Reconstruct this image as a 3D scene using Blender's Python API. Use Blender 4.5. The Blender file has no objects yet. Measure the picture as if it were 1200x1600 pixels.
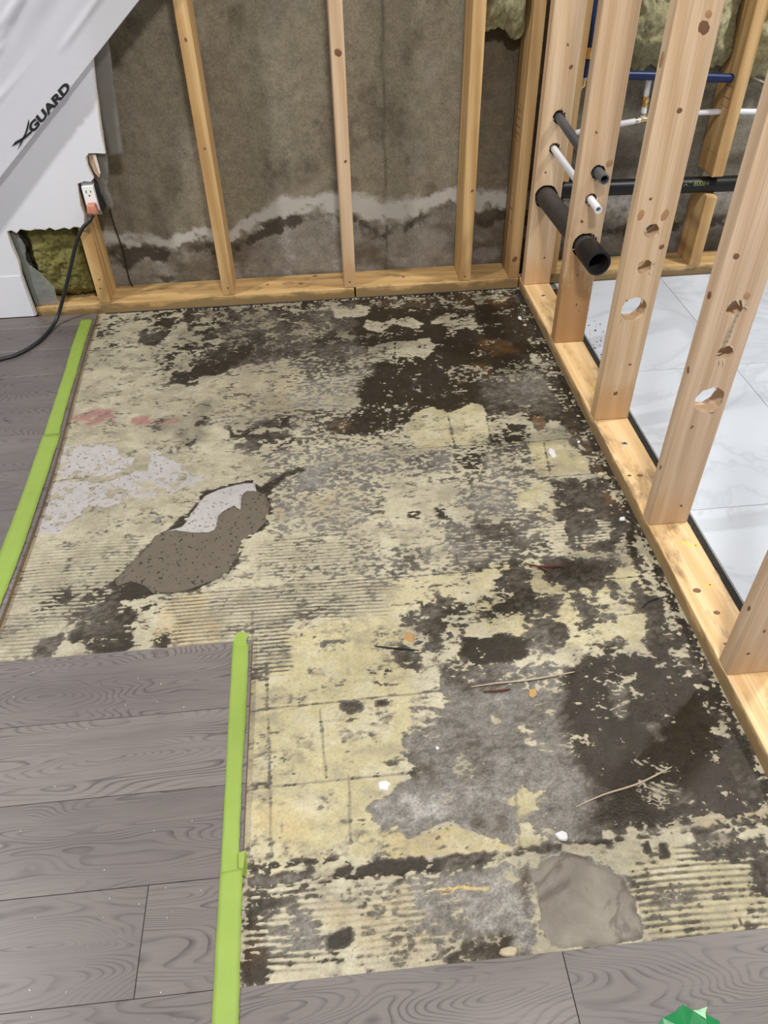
import bpy, bmesh, math, random
import numpy as np
from mathutils import Vector, Matrix, Euler

# ------------------------------------------------------------------ camera, world, lights, exposure
scene = bpy.context.scene
COL = scene.collection
cam_d = bpy.data.cameras.new('camera'); cam = bpy.data.objects.new('camera', cam_d); COL.objects.link(cam)
cam_d.sensor_fit = 'VERTICAL'; cam_d.sensor_height = 36.0; cam_d.lens = 1191.1 / 1600 * 36.0
cam_d.clip_start = 0.02
cam.location = (-0.67237, -2.41735, 1.18983)
cam.rotation_euler = (math.radians(48.087), math.radians(1.1512), math.radians(-5.4367))
scene.camera = cam

world = bpy.data.worlds.new('world'); scene.world = world; world.use_nodes = True
world.node_tree.nodes['Background'].inputs[0].default_value = (1.0, 1.0, 1.0, 1)
world.node_tree.nodes['Background'].inputs[1].default_value = 0.30

def area(name, loc, size, power, col=(1.0, 0.97, 0.93)):
    d = bpy.data.lights.new(name, 'AREA'); d.shape = 'DISK'; d.size = size; d.energy = power; d.color = col
    o = bpy.data.objects.new(name, d); COL.objects.link(o); o.location = loc
    return o
area('ceiling_lamp_utility', (1.25, -0.70, 2.40), 0.22, 40)
area('ceiling_lamp_room', (-2.75, -1.35, 2.40), 0.22, 52)
area('ceiling_lamp_middle', (-0.35, -2.45, 2.40), 0.30, 48)

vs = scene.view_settings
vs.view_transform = 'Standard'; vs.look = 'None'; vs.gamma = 1.0; vs.use_curve_mapping = False
vs.exposure = 0.42

rng = random.Random(7)
nrng = np.random.RandomState(11)

# ------------------------------------------------------------------ helpers
def tag(o, label=None, cat=None, group=None, kind=None):
    if label: o['label'] = label
    if cat: o['category'] = cat
    if group: o['group'] = group
    if kind: o['kind'] = kind
    return o

def mesh_obj(name, verts, faces, mat=None, parent=None, smooth=False):
    me = bpy.data.meshes.new(name); me.from_pydata([tuple(v) for v in verts], [], faces); me.update()
    o = bpy.data.objects.new(name, me); COL.objects.link(o)
    if mat: me.materials.append(mat)
    if parent: o.parent = parent
    if smooth: me.polygons.foreach_set('use_smooth', [True] * len(me.polygons))
    return o

def bm_obj(name, bm, mat=None, parent=None, smooth=False):
    me = bpy.data.meshes.new(name); bm.normal_update(); bm.to_mesh(me); bm.free()
    o = bpy.data.objects.new(name, me); COL.objects.link(o)
    if mat: me.materials.append(mat)
    if parent: o.parent = parent
    if smooth: me.polygons.foreach_set('use_smooth', [True] * len(me.polygons))
    return o

def empty(name, loc=(0, 0, 0)):
    o = bpy.data.objects.new(name, None); COL.objects.link(o); o.location = loc
    o.empty_display_size = 0.05
    return o

def bm_box(x0, y0, z0, x1, y1, z1, bevel=0.0, seg=2):
    bm = bmesh.new()
    bmesh.ops.create_cube(bm, size=1.0)
    bmesh.ops.scale(bm, vec=(x1 - x0, y1 - y0, z1 - z0), verts=bm.verts)
    bmesh.ops.translate(bm, vec=((x0 + x1) / 2, (y0 + y1) / 2, (z0 + z1) / 2), verts=bm.verts)
    if bevel > 0:
        bmesh.ops.bevel(bm, geom=list(bm.edges), offset=bevel, segments=seg, affect='EDGES', profile=0.5)
    return bm

def box(name, a, b, mat, parent=None, bevel=0.0):
    return bm_obj(name, bm_box(*a, *b, bevel=bevel), mat, parent)

def tube_geo(pts, r, seg=16, inner=None):
    """swept tube; inner radius makes it a hollow pipe with open ends"""
    pts = [Vector(p) for p in pts]; n = len(pts)
    rs = r if isinstance(r, (list, tuple)) else [r] * n
    verts, faces = [], []
    t0 = (pts[1] - pts[0]).normalized()
    up = Vector((0, 0, 1)) if abs(t0.z) < 0.9 else Vector((1, 0, 0))
    nrm = t0.cross(up).normalized()
    frames = []
    for i in range(n):
        t = (pts[min(i + 1, n - 1)] - pts[max(i - 1, 0)]).normalized()
        nrm = (nrm - t * nrm.dot(t)).normalized(); frames.append((nrm.copy(), t.cross(nrm)))
    def ring(i, rad):
        b = len(verts); u, v = frames[i]
        for k in range(seg):
            a = 2 * math.pi * k / seg
            verts.append(pts[i] + u * math.cos(a) * rad + v * math.sin(a) * rad)
        return b
    def bridge(a, b, flip=False):
        for k in range(seg):
            q = (a + k, a + (k + 1) % seg, b + (k + 1) % seg, b + k)
            faces.append(q[::-1] if flip else q)
    o = [ring(i, rs[i]) for i in range(n)]
    for i in range(n - 1): bridge(o[i], o[i + 1])
    if inner:
        q = [ring(i, inner) for i in range(n)]
        for i in range(n - 1): bridge(q[i], q[i + 1], True)
        bridge(o[0], q[0], True); bridge(o[-1], q[-1])
    else:
        faces.append(tuple(range(o[0], o[0] + seg))[::-1]); faces.append(tuple(range(o[-1], o[-1] + seg)))
    return verts, faces

def tube(name, pts, r, mat, parent=None, seg=16, inner=None):
    v, f = tube_geo(pts, r, seg, inner)
    o = mesh_obj(name, v, f, mat, parent, smooth=True)
    m = o.data
    bm = bmesh.new(); bm.from_mesh(m); bmesh.ops.recalc_face_normals(bm, faces=bm.faces)
    for e in bm.edges:
        if len(e.link_faces) == 2 and e.calc_face_angle(0) > 0.9: e.smooth = False
    bm.to_mesh(m); bm.free()
    return o

def spline(pts, n=8):
    P = [Vector(p) for p in pts]; out = []
    for i in range(len(P) - 1):
        a, b, c, d = P[max(i - 1, 0)], P[i], P[i + 1], P[min(i + 2, len(P) - 1)]
        for k in range(n):
            t = k / n
            out.append(0.5 * ((2 * b) + (c - a) * t + (2 * a - 5 * b + 4 * c - d) * t * t + (3 * b - a - 3 * c + d) * t ** 3))
    out.append(P[-1]); return out

def extrude_poly(name, pts3, thick, mat, parent=None):
    """flat outline (3-D points of one plane) given a thickness vector"""
    n = len(pts3); t = Vector(thick)
    bm = bmesh.new()
    a = [bm.verts.new(Vector(p)) for p in pts3]; b = [bm.verts.new(Vector(p) + t) for p in pts3]
    bm.faces.new(a); bm.faces.new(b[::-1])
    for i in range(n): bm.faces.new((a[i], b[i], b[(i + 1) % n], a[(i + 1) % n]))
    bmesh.ops.recalc_face_normals(bm, faces=bm.faces)
    bmesh.ops.triangulate(bm, faces=[f for f in bm.faces if len(f.verts) > 4])
    return bm_obj(name, bm, mat, parent)

# numpy noise
LATTICE = {}
def vnoise(x, y, seed):
    if seed not in LATTICE: LATTICE[seed] = np.random.RandomState(seed).rand(256, 256)
    r = LATTICE[seed]
    xi = np.floor(x).astype(int); yi = np.floor(y).astype(int); fx = x - xi; fy = y - yi
    fx = fx * fx * (3 - 2 * fx); fy = fy * fy * (3 - 2 * fy)
    g = lambda a, b: r[a & 255, b & 255]
    return (g(xi, yi) * (1 - fx) + g(xi + 1, yi) * fx) * (1 - fy) + (g(xi, yi + 1) * (1 - fx) + g(xi + 1, yi + 1) * fx) * fy
def fbm(x, y, seed, oct=4, gain=.55):
    s = 0; a = 1; t = 0
    for i in range(oct):
        s = s + a * vnoise(x * 2 ** i + 17.3 * i, y * 2 ** i + 9.1 * i, seed + i); t += a; a *= gain
    return s / t
def equalize(n):
    flat = n.ravel(); o = np.empty_like(flat); idx = np.argsort(flat); o[idx] = np.linspace(0, 1, flat.size)
    return o.reshape(n.shape)
def sstep(a, b, x):
    t = np.clip((x - a) / (b - a), 0, 1); return t * t * (3 - 2 * t)
def seg_dist(X, Y, a, b):
    ax, ay = a; bx, by = b; dx, dy = bx - ax, by - ay; L = dx * dx + dy * dy + 1e-12
    t = np.clip(((X - ax) * dx + (Y - ay) * dy) / L, 0, 1)
    return np.hypot(X - ax - t * dx, Y - ay - t * dy)
def poly_sd(X, Y, pts):
    """signed distance, positive inside"""
    d = np.full(X.shape, 1e9); ins = np.zeros(X.shape, bool); n = len(pts)
    for i in range(n):
        a = pts[i]; b = pts[(i + 1) % n]
        d = np.minimum(d, seg_dist(X, Y, a, b))
        c = ((a[1] > Y) != (b[1] > Y))
        if a[1] != b[1]:
            ins ^= c & (X < (b[0] - a[0]) * (Y - a[1]) / (b[1] - a[1]) + a[0])
    return np.where(ins, d, -d)

# ------------------------------------------------------------------ materials
def mat_new(name):
    m = bpy.data.materials.new(name); m.use_nodes = True
    nt = m.node_tree; return m, nt, nt.nodes['Principled BSDF']
def N(nt, t, **kw):
    n = nt.nodes.new(t)
    for k, v in kw.items():
        if k.startswith('i_'): n.inputs[k[2:].replace('_', ' ')].default_value = v
        else: setattr(n, k, v)
    return n
def L(nt, a, b): nt.links.new(a, b)
def ramp(nt, fac, stops):
    r = N(nt, 'ShaderNodeValToRGB'); e = r.color_ramp.elements
    while len(e) > 1: e.remove(e[-1])
    e[0].position = stops[0][0]; e[0].color = (*stops[0][1], 1)
    for p, c in stops[1:]:
        k = e.new(p); k.color = (*c, 1)
    L(nt, fac, r.inputs[0]); return r.outputs[0]
def mixc(nt, fac, a, b, mode='MIX'):
    n = N(nt, 'ShaderNodeMix', data_type='RGBA', blend_type=mode)
    for s, v in ((n.inputs[0], fac), (n.inputs[6], a), (n.inputs[7], b)):
        if hasattr(v, 'is_linked'): L(nt, v, s)
        else: s.default_value = v if not isinstance(v, tuple) else (*v, 1)[:4]
    return n.outputs[2]
def math_n(nt, op, a, b=None, clamp=False):
    n = N(nt, 'ShaderNodeMath', operation=op, use_clamp=clamp)
    for s, v in ((n.inputs[0], a), (n.inputs[1], b)):
        if v is None: continue
        if hasattr(v, 'is_linked'): L(nt, v, s)
        else: s.default_value = v
    return n.outputs[0]
def coords(nt, scale=(1, 1, 1), rnd=True, kind='Object'):
    tc = N(nt, 'ShaderNodeTexCoord'); mp = N(nt, 'ShaderNodeMapping'); mp.inputs['Scale'].default_value = scale
    src = tc.outputs[kind]
    if rnd:
        oi = N(nt, 'ShaderNodeObjectInfo'); add = N(nt, 'ShaderNodeVectorMath', operation='ADD')
        mu = N(nt, 'ShaderNodeVectorMath', operation='SCALE'); mu.inputs[0].default_value = (13.7, 7.3, 5.1)
        L(nt, oi.outputs['Random'], mu.inputs['Scale']); L(nt, src, add.inputs[0]); L(nt, mu.outputs[0], add.inputs[1]); src = add.outputs[0]
    L(nt, src, mp.inputs[0]); return mp.outputs[0]
def noise(nt, vec, scale, detail=4, rough=.55, dist=0.0):
    n = N(nt, 'ShaderNodeTexNoise'); n.inputs['Scale'].default_value = scale; n.inputs['Detail'].default_value = detail
    n.inputs['Roughness'].default_value = rough; n.inputs['Distortion'].default_value = dist
    L(nt, vec, n.inputs['Vector']); return n.outputs['Fac']
def bump(nt, h, b, strength=.3, dist=.002):
    n = N(nt, 'ShaderNodeBump'); n.inputs['Strength'].default_value = strength; n.inputs['Distance'].default_value = dist
    L(nt, h, n.inputs['Height']); L(nt, n.outputs[0], b.inputs['Normal'])

def simple(name, col, rough=.5, metal=0.0, var=.12, scale=60, bmp=.1, spec=.5):
    m, nt, b = mat_new(name)
    v = coords(nt, rnd=False); n = noise(nt, v, scale)
    c = mixc(nt, n, tuple(x * (1 - var) for x in col), tuple(min(1, x * (1 + var)) for x in col))
    L(nt, c, b.inputs['Base Color']); b.inputs['Roughness'].default_value = rough; b.inputs['Metallic'].default_value = metal
    b.inputs['Specular IOR Level'].default_value = spec
    if bmp: bump(nt, n, b, bmp, .001)
    return m

def wood(name, light, dark, damp, damp_amt, damp_h=.24):
    """softwood lumber, grain along local Z; damp = water stain with a ragged tide line rising from the end grain"""
    m, nt, b = mat_new(name)
    v = coords(nt, (1, 1, .06)); n1 = noise(nt, v, 22, 3, .5, .6)
    w = N(nt, 'ShaderNodeTexWave', wave_type='BANDS', bands_direction='DIAGONAL'); w.inputs['Scale'].default_value = 13
    w.inputs['Distortion'].default_value = 5.0; w.inputs['Detail'].default_value = 2; w.inputs['Detail Scale'].default_value = 1.2
    L(nt, v, w.inputs['Vector'])
    v2 = coords(nt, (1, 1, .012)); n2 = noise(nt, v2, 420, 2, .6)
    c = mixc(nt, w.outputs['Fac'], light, dark)
    c = mixc(nt, math_n(nt, 'MULTIPLY', n1, .45), c, tuple(x * .82 for x in dark))
    c = mixc(nt, ramp(nt, n2, [(.42, (0, 0, 0)), (.72, (.5, .5, .5))]), c, tuple(x * .6 for x in dark))
    v3 = coords(nt); n3 = noise(nt, v3, 4.5, 4, .6)
    c = mixc(nt, math_n(nt, 'MULTIPLY', ramp(nt, n3, [(.5, (0, 0, 0)), (.7, (1, 1, 1))]), .35), c, tuple(x * .8 for x in light))
    if damp_amt > 0:
        tc = N(nt, 'ShaderNodeTexCoord'); sp = N(nt, 'ShaderNodeSeparateXYZ'); L(nt, tc.outputs['Object'], sp.inputs[0])
        v4 = coords(nt, (1, 1, .25)); n4 = noise(nt, v4, 30, 4, .6)
        h = math_n(nt, 'SUBTRACT', math_n(nt, 'MULTIPLY', n4, damp_h), sp.outputs['Z'])
        f = ramp(nt, h, [(-.0, (0, 0, 0)), (.07, (1, 1, 1))])
        c = mixc(nt, math_n(nt, 'MULTIPLY', f, damp_amt), c, damp)
    n5 = noise(nt, v3, 95, 5, .7)
    c = mixc(nt, ramp(nt, n5, [(.70, (0, 0, 0)), (.76, (.5, .5, .5))]), c, tuple(x * .45 for x in dark))
    L(nt, c, b.inputs['Base Color']); b.inputs['Roughness'].default_value = .62
    bump(nt, n2, b, .15, .0008)
    return m

M = {}
M['pine_pale'] = wood('pine_pale', (.70, .52, .345), (.57, .385, .225), (.46, .25, .09), .55)
M['pine_stained'] = wood('pine_stained', (.66, .475, .31), (.53, .35, .20), (.34, .165, .05), .8, .55)
M['pine_pale2'] = wood('pine_pale_pink', (.66, .49, .345), (.53, .365, .235), (.46, .27, .115), .35)
M['pine_gold'] = wood('pine_gold', (.69, .475, .225), (.44, .255, .095), (.40, .225, .08), .4)
M['pine_gold_damp'] = wood('pine_gold_damp', (.60, .40, .19), (.43, .26, .105), (.30, .16, .055), .6)

def plate_mat(name, light, dark):
    """sole plate: local Z is the length, weather stains along the sides"""
    m = wood(name, light, dark, (0, 0, 0), 0); nt = m.node_tree; b = nt.nodes['Principled BSDF']
    src = b.inputs['Base Color'].links[0].from_socket
    v = coords(nt, (1, 1, .35)); n = noise(nt, v, 26, 5, .65)
    geo = N(nt, 'ShaderNodeNewGeometry'); sp = N(nt, 'ShaderNodeSeparateXYZ'); L(nt, geo.outputs['Position'], sp.inputs[0])
    h = math_n(nt, 'SUBTRACT', math_n(nt, 'MULTIPLY', n, .072), sp.outputs['Z'])
    f = ramp(nt, h, [(0.0, (0, 0, 0)), (.012, (1, 1, 1))])
    c = mixc(nt, math_n(nt, 'MULTIPLY', f, .72), src, (.13, .085, .035))
    L(nt, c, b.inputs['Base Color']); return m
M['plate_gold'] = plate_mat('plate_gold', (.67, .455, .205), (.50, .31, .125))
M['plate_pale'] = plate_mat('plate_pale', (.74, .52, .28), (.60, .39, .18))
M['knot'] = simple('knot_wood', (.16, .075, .035), .6, var=.4, scale=200)
M['knot_light'] = simple('knot_ring', (.36, .20, .10), .6, var=.3, scale=200)
M['stamp'] = simple('ink_stamp', (.10, .07, .05), .7, bmp=0)

def oak_planks():
    """grey stained oak, grain along X"""
    m, nt, b = mat_new('grey_oak')
    v = coords(nt, (.9, 7.0, 7.0)); wv = coords(nt, (1.0, 5.2, 1.0))
    big = noise(nt, coords(nt, (1.0, 2.2, 1)), 2.3, 2, .45)
    sp = N(nt, 'ShaderNodeSeparateXYZ'); L(nt, coords(nt), sp.inputs[0])
    # cathedral grain: contour lines of a stretched height field
    h = math_n(nt, 'ADD', math_n(nt, 'MULTIPLY', noise(nt, wv, 2.1, 2, .4, .3), 52.0), math_n(nt, 'MULTIPLY', sp.outputs['Y'], 95.0))
    fr = math_n(nt, 'FRACT', h)
    fine = noise(nt, coords(nt, (12, 260, 1)), 1.0, 4, .7)
    line = ramp(nt, fr, [(0, (1, 1, 1)), (.16, (.55, .55, .55)), (.42, (0, 0, 0)), (.93, (.15, .15, .15)), (1, (1, 1, 1))])
    broken = ramp(nt, noise(nt, v, 5.0, 4, .6), [(.36, (.12, .12, .12)), (.62, (1, 1, 1))])
    g = math_n(nt, 'MULTIPLY', line, broken)
    oi = N(nt, 'ShaderNodeObjectInfo')
    c = mixc(nt, oi.outputs['Random'], (.128, .111, .105), (.172, .151, .143))
    c = mixc(nt, ramp(nt, big, [(.35, (0, 0, 0)), (.7, (1, 1, 1))]), c, (.108, .093, .090))
    c = mixc(nt, math_n(nt, 'MULTIPLY', g, .95), c, (.036, .030, .031))
    c = mixc(nt, ramp(nt, fine, [(.5, (0, 0, 0)), (.78, (.55, .55, .55))]), c, (.075, .065, .066))
    L(nt, c, b.inputs['Base Color']); b.inputs['Roughness'].default_value = .42
    bump(nt, fine, b, .12, .0006); return m
M['oak'] = oak_planks()
M['ply_edge'] = simple('plywood_edge', (.20, .115, .055), .8, var=.55, scale=90, bmp=.4)

def col_attr_mat(name, rough_attr=True, rough=.6, fine_scale=260, fine_amt=.35, bstr=.4, bdist=.0015, pits=0.0):
    m, nt, b = mat_new(name)
    at = N(nt, 'ShaderNodeAttribute', attribute_name='tone'); v = coords(nt, rnd=False)
    n1 = noise(nt, v, fine_scale, 5, .7); n2 = noise(nt, v, fine_scale * .22, 5, .65)
    k = math_n(nt, 'ADD', math_n(nt, 'MULTIPLY', math_n(nt, 'SUBTRACT', n1, .5), 2.2 * fine_amt), math_n(nt, 'MULTIPLY', math_n(nt, 'SUBTRACT', n2, .5), 1.6 * fine_amt))
    k = math_n(nt, 'ADD', k, 1.0)
    sc = N(nt, 'ShaderNodeVectorMath', operation='SCALE'); L(nt, at.outputs['Color'], sc.inputs[0]); L(nt, k, sc.inputs['Scale'])
    c = sc.outputs[0]
    if pits:
        n3 = noise(nt, v, 330, 3, .5)
        c = mixc(nt, ramp(nt, n3, [(.66, (0, 0, 0)), (.71, (pits, pits, pits))]), c, (.09, .08, .06))
    L(nt, c, b.inputs['Base Color'])
    if rough_attr:
        ra = N(nt, 'ShaderNodeAttribute', attribute_name='gloss')
        r = math_n(nt, 'SUBTRACT', rough, math_n(nt, 'MULTIPLY', ra.outputs['Fac'], rough - .10))
        L(nt, r, b.inputs['Roughness'])
    else: b.inputs['Roughness'].default_value = rough
    h = math_n(nt, 'ADD', n1, n2); bump(nt, h, b, bstr, bdist); b.inputs['Specular IOR Level'].default_value = .35
    return m
M['slab'] = col_attr_mat('concrete_slab', True, .72, 230, .95, .6, .0022)
M['glue'] = col_attr_mat('dried_adhesive', False, .55, 200, .36, .45, .0014, pits=.7)
M['wallconc'] = col_attr_mat('foundation_concrete', False, .85, 150, .62, .45, .002)
def salts():
    nt = M['wallconc'].node_tree; b = nt.nodes['Principled BSDF']; src = b.inputs['Base Color'].links[0].from_socket
    v = coords(nt, rnd=False); at = N(nt, 'ShaderNodeAttribute', attribute_name='salt'); ad = N(nt, 'ShaderNodeAttribute', attribute_name='damp')
    hf = noise(nt, v, 42, 7, .72, .6)
    d = math_n(nt, 'MULTIPLY', math_n(nt, 'SUBTRACT', math_n(nt, 'MULTIPLY', ad.outputs['Fac'], 1.5), hf), 2.2, True)
    c = mixc(nt, math_n(nt, 'MULTIPLY', d, .85), src, (.040, .030, .018))
    hf2 = noise(nt, v, 60, 7, .75, .8)
    sfac = math_n(nt, 'MULTIPLY', math_n(nt, 'SUBTRACT', math_n(nt, 'MULTIPLY', at.outputs['Fac'], 1.65), hf2), 1.5, True)
    c = mixc(nt, math_n(nt, 'MULTIPLY', sfac, .85), c, (.50, .48, .455)); L(nt, c, b.inputs['Base Color'])
salts()

def concrete_patch(name, col, pit=(.05, .042, .035)):
    m, nt, b = mat_new(name); v = coords(nt, rnd=False)
    n = noise(nt, v, 40, 5, .6); n2 = noise(nt, v, 130, 2, .5)
    c = mixc(nt, n, tuple(x * .8 for x in col), tuple(x * 1.18 for x in col))
    pf = ramp(nt, n2, [(.63, (0, 0, 0)), (.665, (1, 1, 1))])
    c = mixc(nt, pf, c, pit); L(nt, c, b.inputs['Base Color']); b.inputs['Roughness'].default_value = .85
    bump(nt, math_n(nt, 'SUBTRACT', n, pf), b, .5, .002); return m
M['mortar'] = concrete_patch('brown_patch_mortar', (.098, .080, .058), (.022, .017, .013))
def stone_mat():
    m, nt, b = mat_new('beige_patch_concrete'); v = coords(nt, rnd=False)
    n = noise(nt, v, 16, 5, .6, .5); n2 = noise(nt, v, 7, 4, .6, 1.0); n3 = noise(nt, v, 90, 4, .7)
    c = mixc(nt, ramp(nt, n, [(.3, (0, 0, 0)), (.7, (1, 1, 1))]), (.135, .117, .098), (.24, .215, .175))
    c = mixc(nt, ramp(nt, n2, [(.47, (0, 0, 0)), (.52, (.75, .75, .75)), (.56, (0, 0, 0))]), c, (.075, .055, .042))
    c = mixc(nt, math_n(nt, 'MULTIPLY', n3, .5), c, (.10, .09, .075)); L(nt, c, b.inputs['Base Color']); b.inputs['Roughness'].default_value = .8
    bump(nt, math_n(nt, 'ADD', n, n3), b, .6, .003); return m
M['stone'] = stone_mat()
M['skim'] = concrete_patch('white_skim', (.335, .313, .303), (.15, .125, .11))

def drywall_mat():
    m, nt, b = mat_new('drywall_paint'); v = coords(nt, rnd=False); n = noise(nt, v, 6, 4, .6)
    c = mixc(nt, n, (.62, .635, .69), (.69, .70, .745))
    s = noise(nt, v, 45, 5, .75); c = mixc(nt, ramp(nt, s, [(.68, (0, 0, 0)), (.75, (.35, .35, .35))]), c, (.45, .43, .42))
    L(nt, c, b.inputs['Base Color']); b.inputs['Roughness'].default_value = .6; bump(nt, noise(nt, v, 220), b, .08, .001); return m
M['drywall'] = drywall_mat()
M['gypsum'] = simple('torn_gypsum', (.62, .58, .53), .9, var=.2, scale=120, bmp=.5)
M['paper'] = simple('torn_paper', (.42, .29, .20), .9, var=.25, scale=60, bmp=.2)

def film_mat(name, col, alpha, rough, transl=.28, bs=.25):
    m, nt, b = mat_new(name); b.inputs['Base Color'].default_value = (*col, 1); b.inputs['Roughness'].default_value = rough
    b.inputs['Specular IOR Level'].default_value = .8
    v = coords(nt, rnd=False); n = noise(nt, v, 13, 5, .6, .4); bump(nt, n, b, bs, .012)
    tr = N(nt, 'ShaderNodeBsdfTransparent'); tl = N(nt, 'ShaderNodeBsdfTranslucent'); tl.inputs[0].default_value = (*col, 1)
    mx = N(nt, 'ShaderNodeMixShader'); mx.inputs[0].default_value = transl; L(nt, b.outputs[0], mx.inputs[1]); L(nt, tl.outputs[0], mx.inputs[2])
    mx2 = N(nt, 'ShaderNodeMixShader'); mx2.inputs[0].default_value = alpha; L(nt, tr.outputs[0], mx2.inputs[1]); L(nt, mx.outputs[0], mx2.inputs[2])
    L(nt, mx2.outputs[0], nt.nodes['Material Output'].inputs['Surface']); return m
M['sheet'] = film_mat('milky_poly_sheet', (.88, .885, .94), .74, .10, .40, .14)
M['sheet'].node_tree.nodes['Principled BSDF'].inputs['Coat Weight'].default_value = 1.0
M['sheet'].node_tree.nodes['Principled BSDF'].inputs['Coat Roughness'].default_value = .09
M['film'] = film_mat('grey_vapour_film', (.27, .255, .23), .62, .3)
M['film_clear'] = film_mat('clear_vapour_film', (.42, .44, .42), .42, .12, .28, .8)
M['ink'] = simple('black_print', (.012, .012, .014), .5, bmp=0)

def tape_mat():
    m, nt, b = mat_new('green_masking_tape'); v = coords(nt, rnd=True); n = noise(nt, v, 26, 4, .65); n2 = noise(nt, v, 420, 3, .6)
    c = mixc(nt, n, (.175, .262, .036), (.235, .330, .056)); c = mixc(nt, math_n(nt, 'MULTIPLY', n2, .4), c, (.18, .26, .04))
    L(nt, c, b.inputs['Base Color']); b.inputs['Roughness'].default_value = .6; bump(nt, n2, b, .25, .0005); return m
M['tape'] = tape_mat()
M['abs'] = simple('black_pipe', (.010, .010, .011), .4, var=.3, scale=50, bmp=.05, spec=.25)
M['abs_dusty'] = simple('dusty_black_pipe', (.040, .036, .034), .55, var=.5, scale=35, bmp=.1)
M['grey_pipe'] = simple('grey_pipe', (.075, .08, .092), .5, var=.25, scale=60, bmp=.08)
M['pex_white'] = simple('white_pipe', (.72, .73, .77), .35, var=.06, scale=40, bmp=0)
M['pex_blue'] = simple('blue_pipe', (.007, .018, .075), .4, var=.2, scale=40, bmp=0, spec=.3)
M['brass'] = simple('brass', (.62, .42, .16), .3, 1.0, .15, 80, .05)
M['steel'] = simple('galvanised_steel', (.42, .43, .45), .38, 1.0, .25, 120, .1)
M['crimp'] = simple('crimp_ring', (.50, .40, .30), .35, .9, .2, 120, .1)
M['rubber'] = simple('black_rubber', (.012, .014, .016), .45, var=.2, scale=60, bmp=.05)
M['white_plastic'] = simple('white_plastic', (.80, .80, .80), .3, var=.03, bmp=0)
M['slot'] = simple('dark_slot', (.01, .01, .01), .8, bmp=0)
M['pink_plastic'] = simple('salmon_plug_plastic', (.55, .22, .15), .35, var=.35, scale=90, bmp=.2)
M['gasket'] = simple('foam_gasket', (.020, .021, .024), .9, var=.5, scale=120, bmp=.4)
M['gasket_blue'] = simple('blue_foam', (.012, .05, .16), .9, var=.3, scale=120, bmp=.3)
M['dirt'] = simple('dirt_black', (.030, .026, .021), .95, var=.6, scale=140, bmp=.6)
M['chip_white'] = simple('white_chip', (.50, .50, .51), .6, var=.12, scale=150, bmp=.3)
M['chip_cream'] = simple('cream_chip', (.36, .31, .20), .6, var=.15, scale=150, bmp=.3)
M['chip_orange'] = simple('orange_chip', (.36, .21, .075), .6, var=.2, scale=150, bmp=.3)
M['chip_grey'] = simple('grey_chip', (.16, .15, .14), .8, var=.3, scale=150, bmp=.3)
M['sliver'] = simple('pale_sliver', (.36, .30, .21), .7, var=.35, scale=90, bmp=.2)
M['red_wood'] = simple('dark_red_wood', (.085, .022, .014), .6, var=.4, scale=120, bmp=.2)
M['red'] = simple('red_bit', (.30, .02, .02), .5, bmp=0)
M['yellow_mark'] = simple('yellow_crayon', (.72, .48, .06), .7, var=.2, scale=200, bmp=.2)
M['green_plastic'] = simple('green_film', (.008, .16, .045), .28, var=.3, scale=40, bmp=.2)
M['green_pale'] = simple('pale_green_film', (.30, .55, .33), .4, var=.2, scale=60, bmp=.2)
M['grout'] = simple('grout', (.40, .41, .42), .9, bmp=.1)
M['pipe_print'] = simple('pipe_print', (.16, .18, .045), .6, bmp=0)

def wool_mat(name, a, b_, c_):
    m, nt, b = mat_new(name); v = coords(nt, rnd=True)
    n = noise(nt, v, 14, 6, .7, .4); n2 = noise(nt, v, 90, 5, .75, .5)
    c = mixc(nt, ramp(nt, n, [(.3, (0, 0, 0)), (.7, (1, 1, 1))]), a, b_); c = mixc(nt, ramp(nt, n2, [(.48, (0, 0, 0)), (.8, (.8, .8, .8))]), c, c_)
    L(nt, c, b.inputs['Base Color']); b.inputs['Roughness'].default_value = 1.0; b.inputs['Specular IOR Level'].default_value = .1
    bump(nt, math_n(nt, 'ADD', n, n2), b, .8, .006); return m
M['wool'] = wool_mat('mineral_wool', (.27, .25, .13), (.45, .42, .27), (.11, .10, .05))
M['wool_green'] = wool_mat('mineral_wool_green', (.155, .14, .04), (.26, .235, .095), (.07, .062, .02))

def marble():
    m, nt, b = mat_new('marble_tile'); v = coords(nt, rnd=True)
    n = noise(nt, v, 2.6, 5, .6, 1.2); d = math_n(nt, 'ABSOLUTE', math_n(nt, 'SUBTRACT', n, .5))
    c = mixc(nt, ramp(nt, d, [(0, (.42, .42, .42)), (.03, (.10, .10, .10)), (.10, (0, 0, 0))]), (.58, .625, .69), (.36, .385, .425))
    n2 = noise(nt, v, 1.5, 3, .5, .5); c = mixc(nt, ramp(nt, n2, [(.4, (0, 0, 0)), (.75, (.6, .6, .6))]), c, (.47, .51, .57))
    L(nt, c, b.inputs['Base Color']); b.inputs['Roughness'].default_value = .28; return m
M['marble'] = marble()

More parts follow.
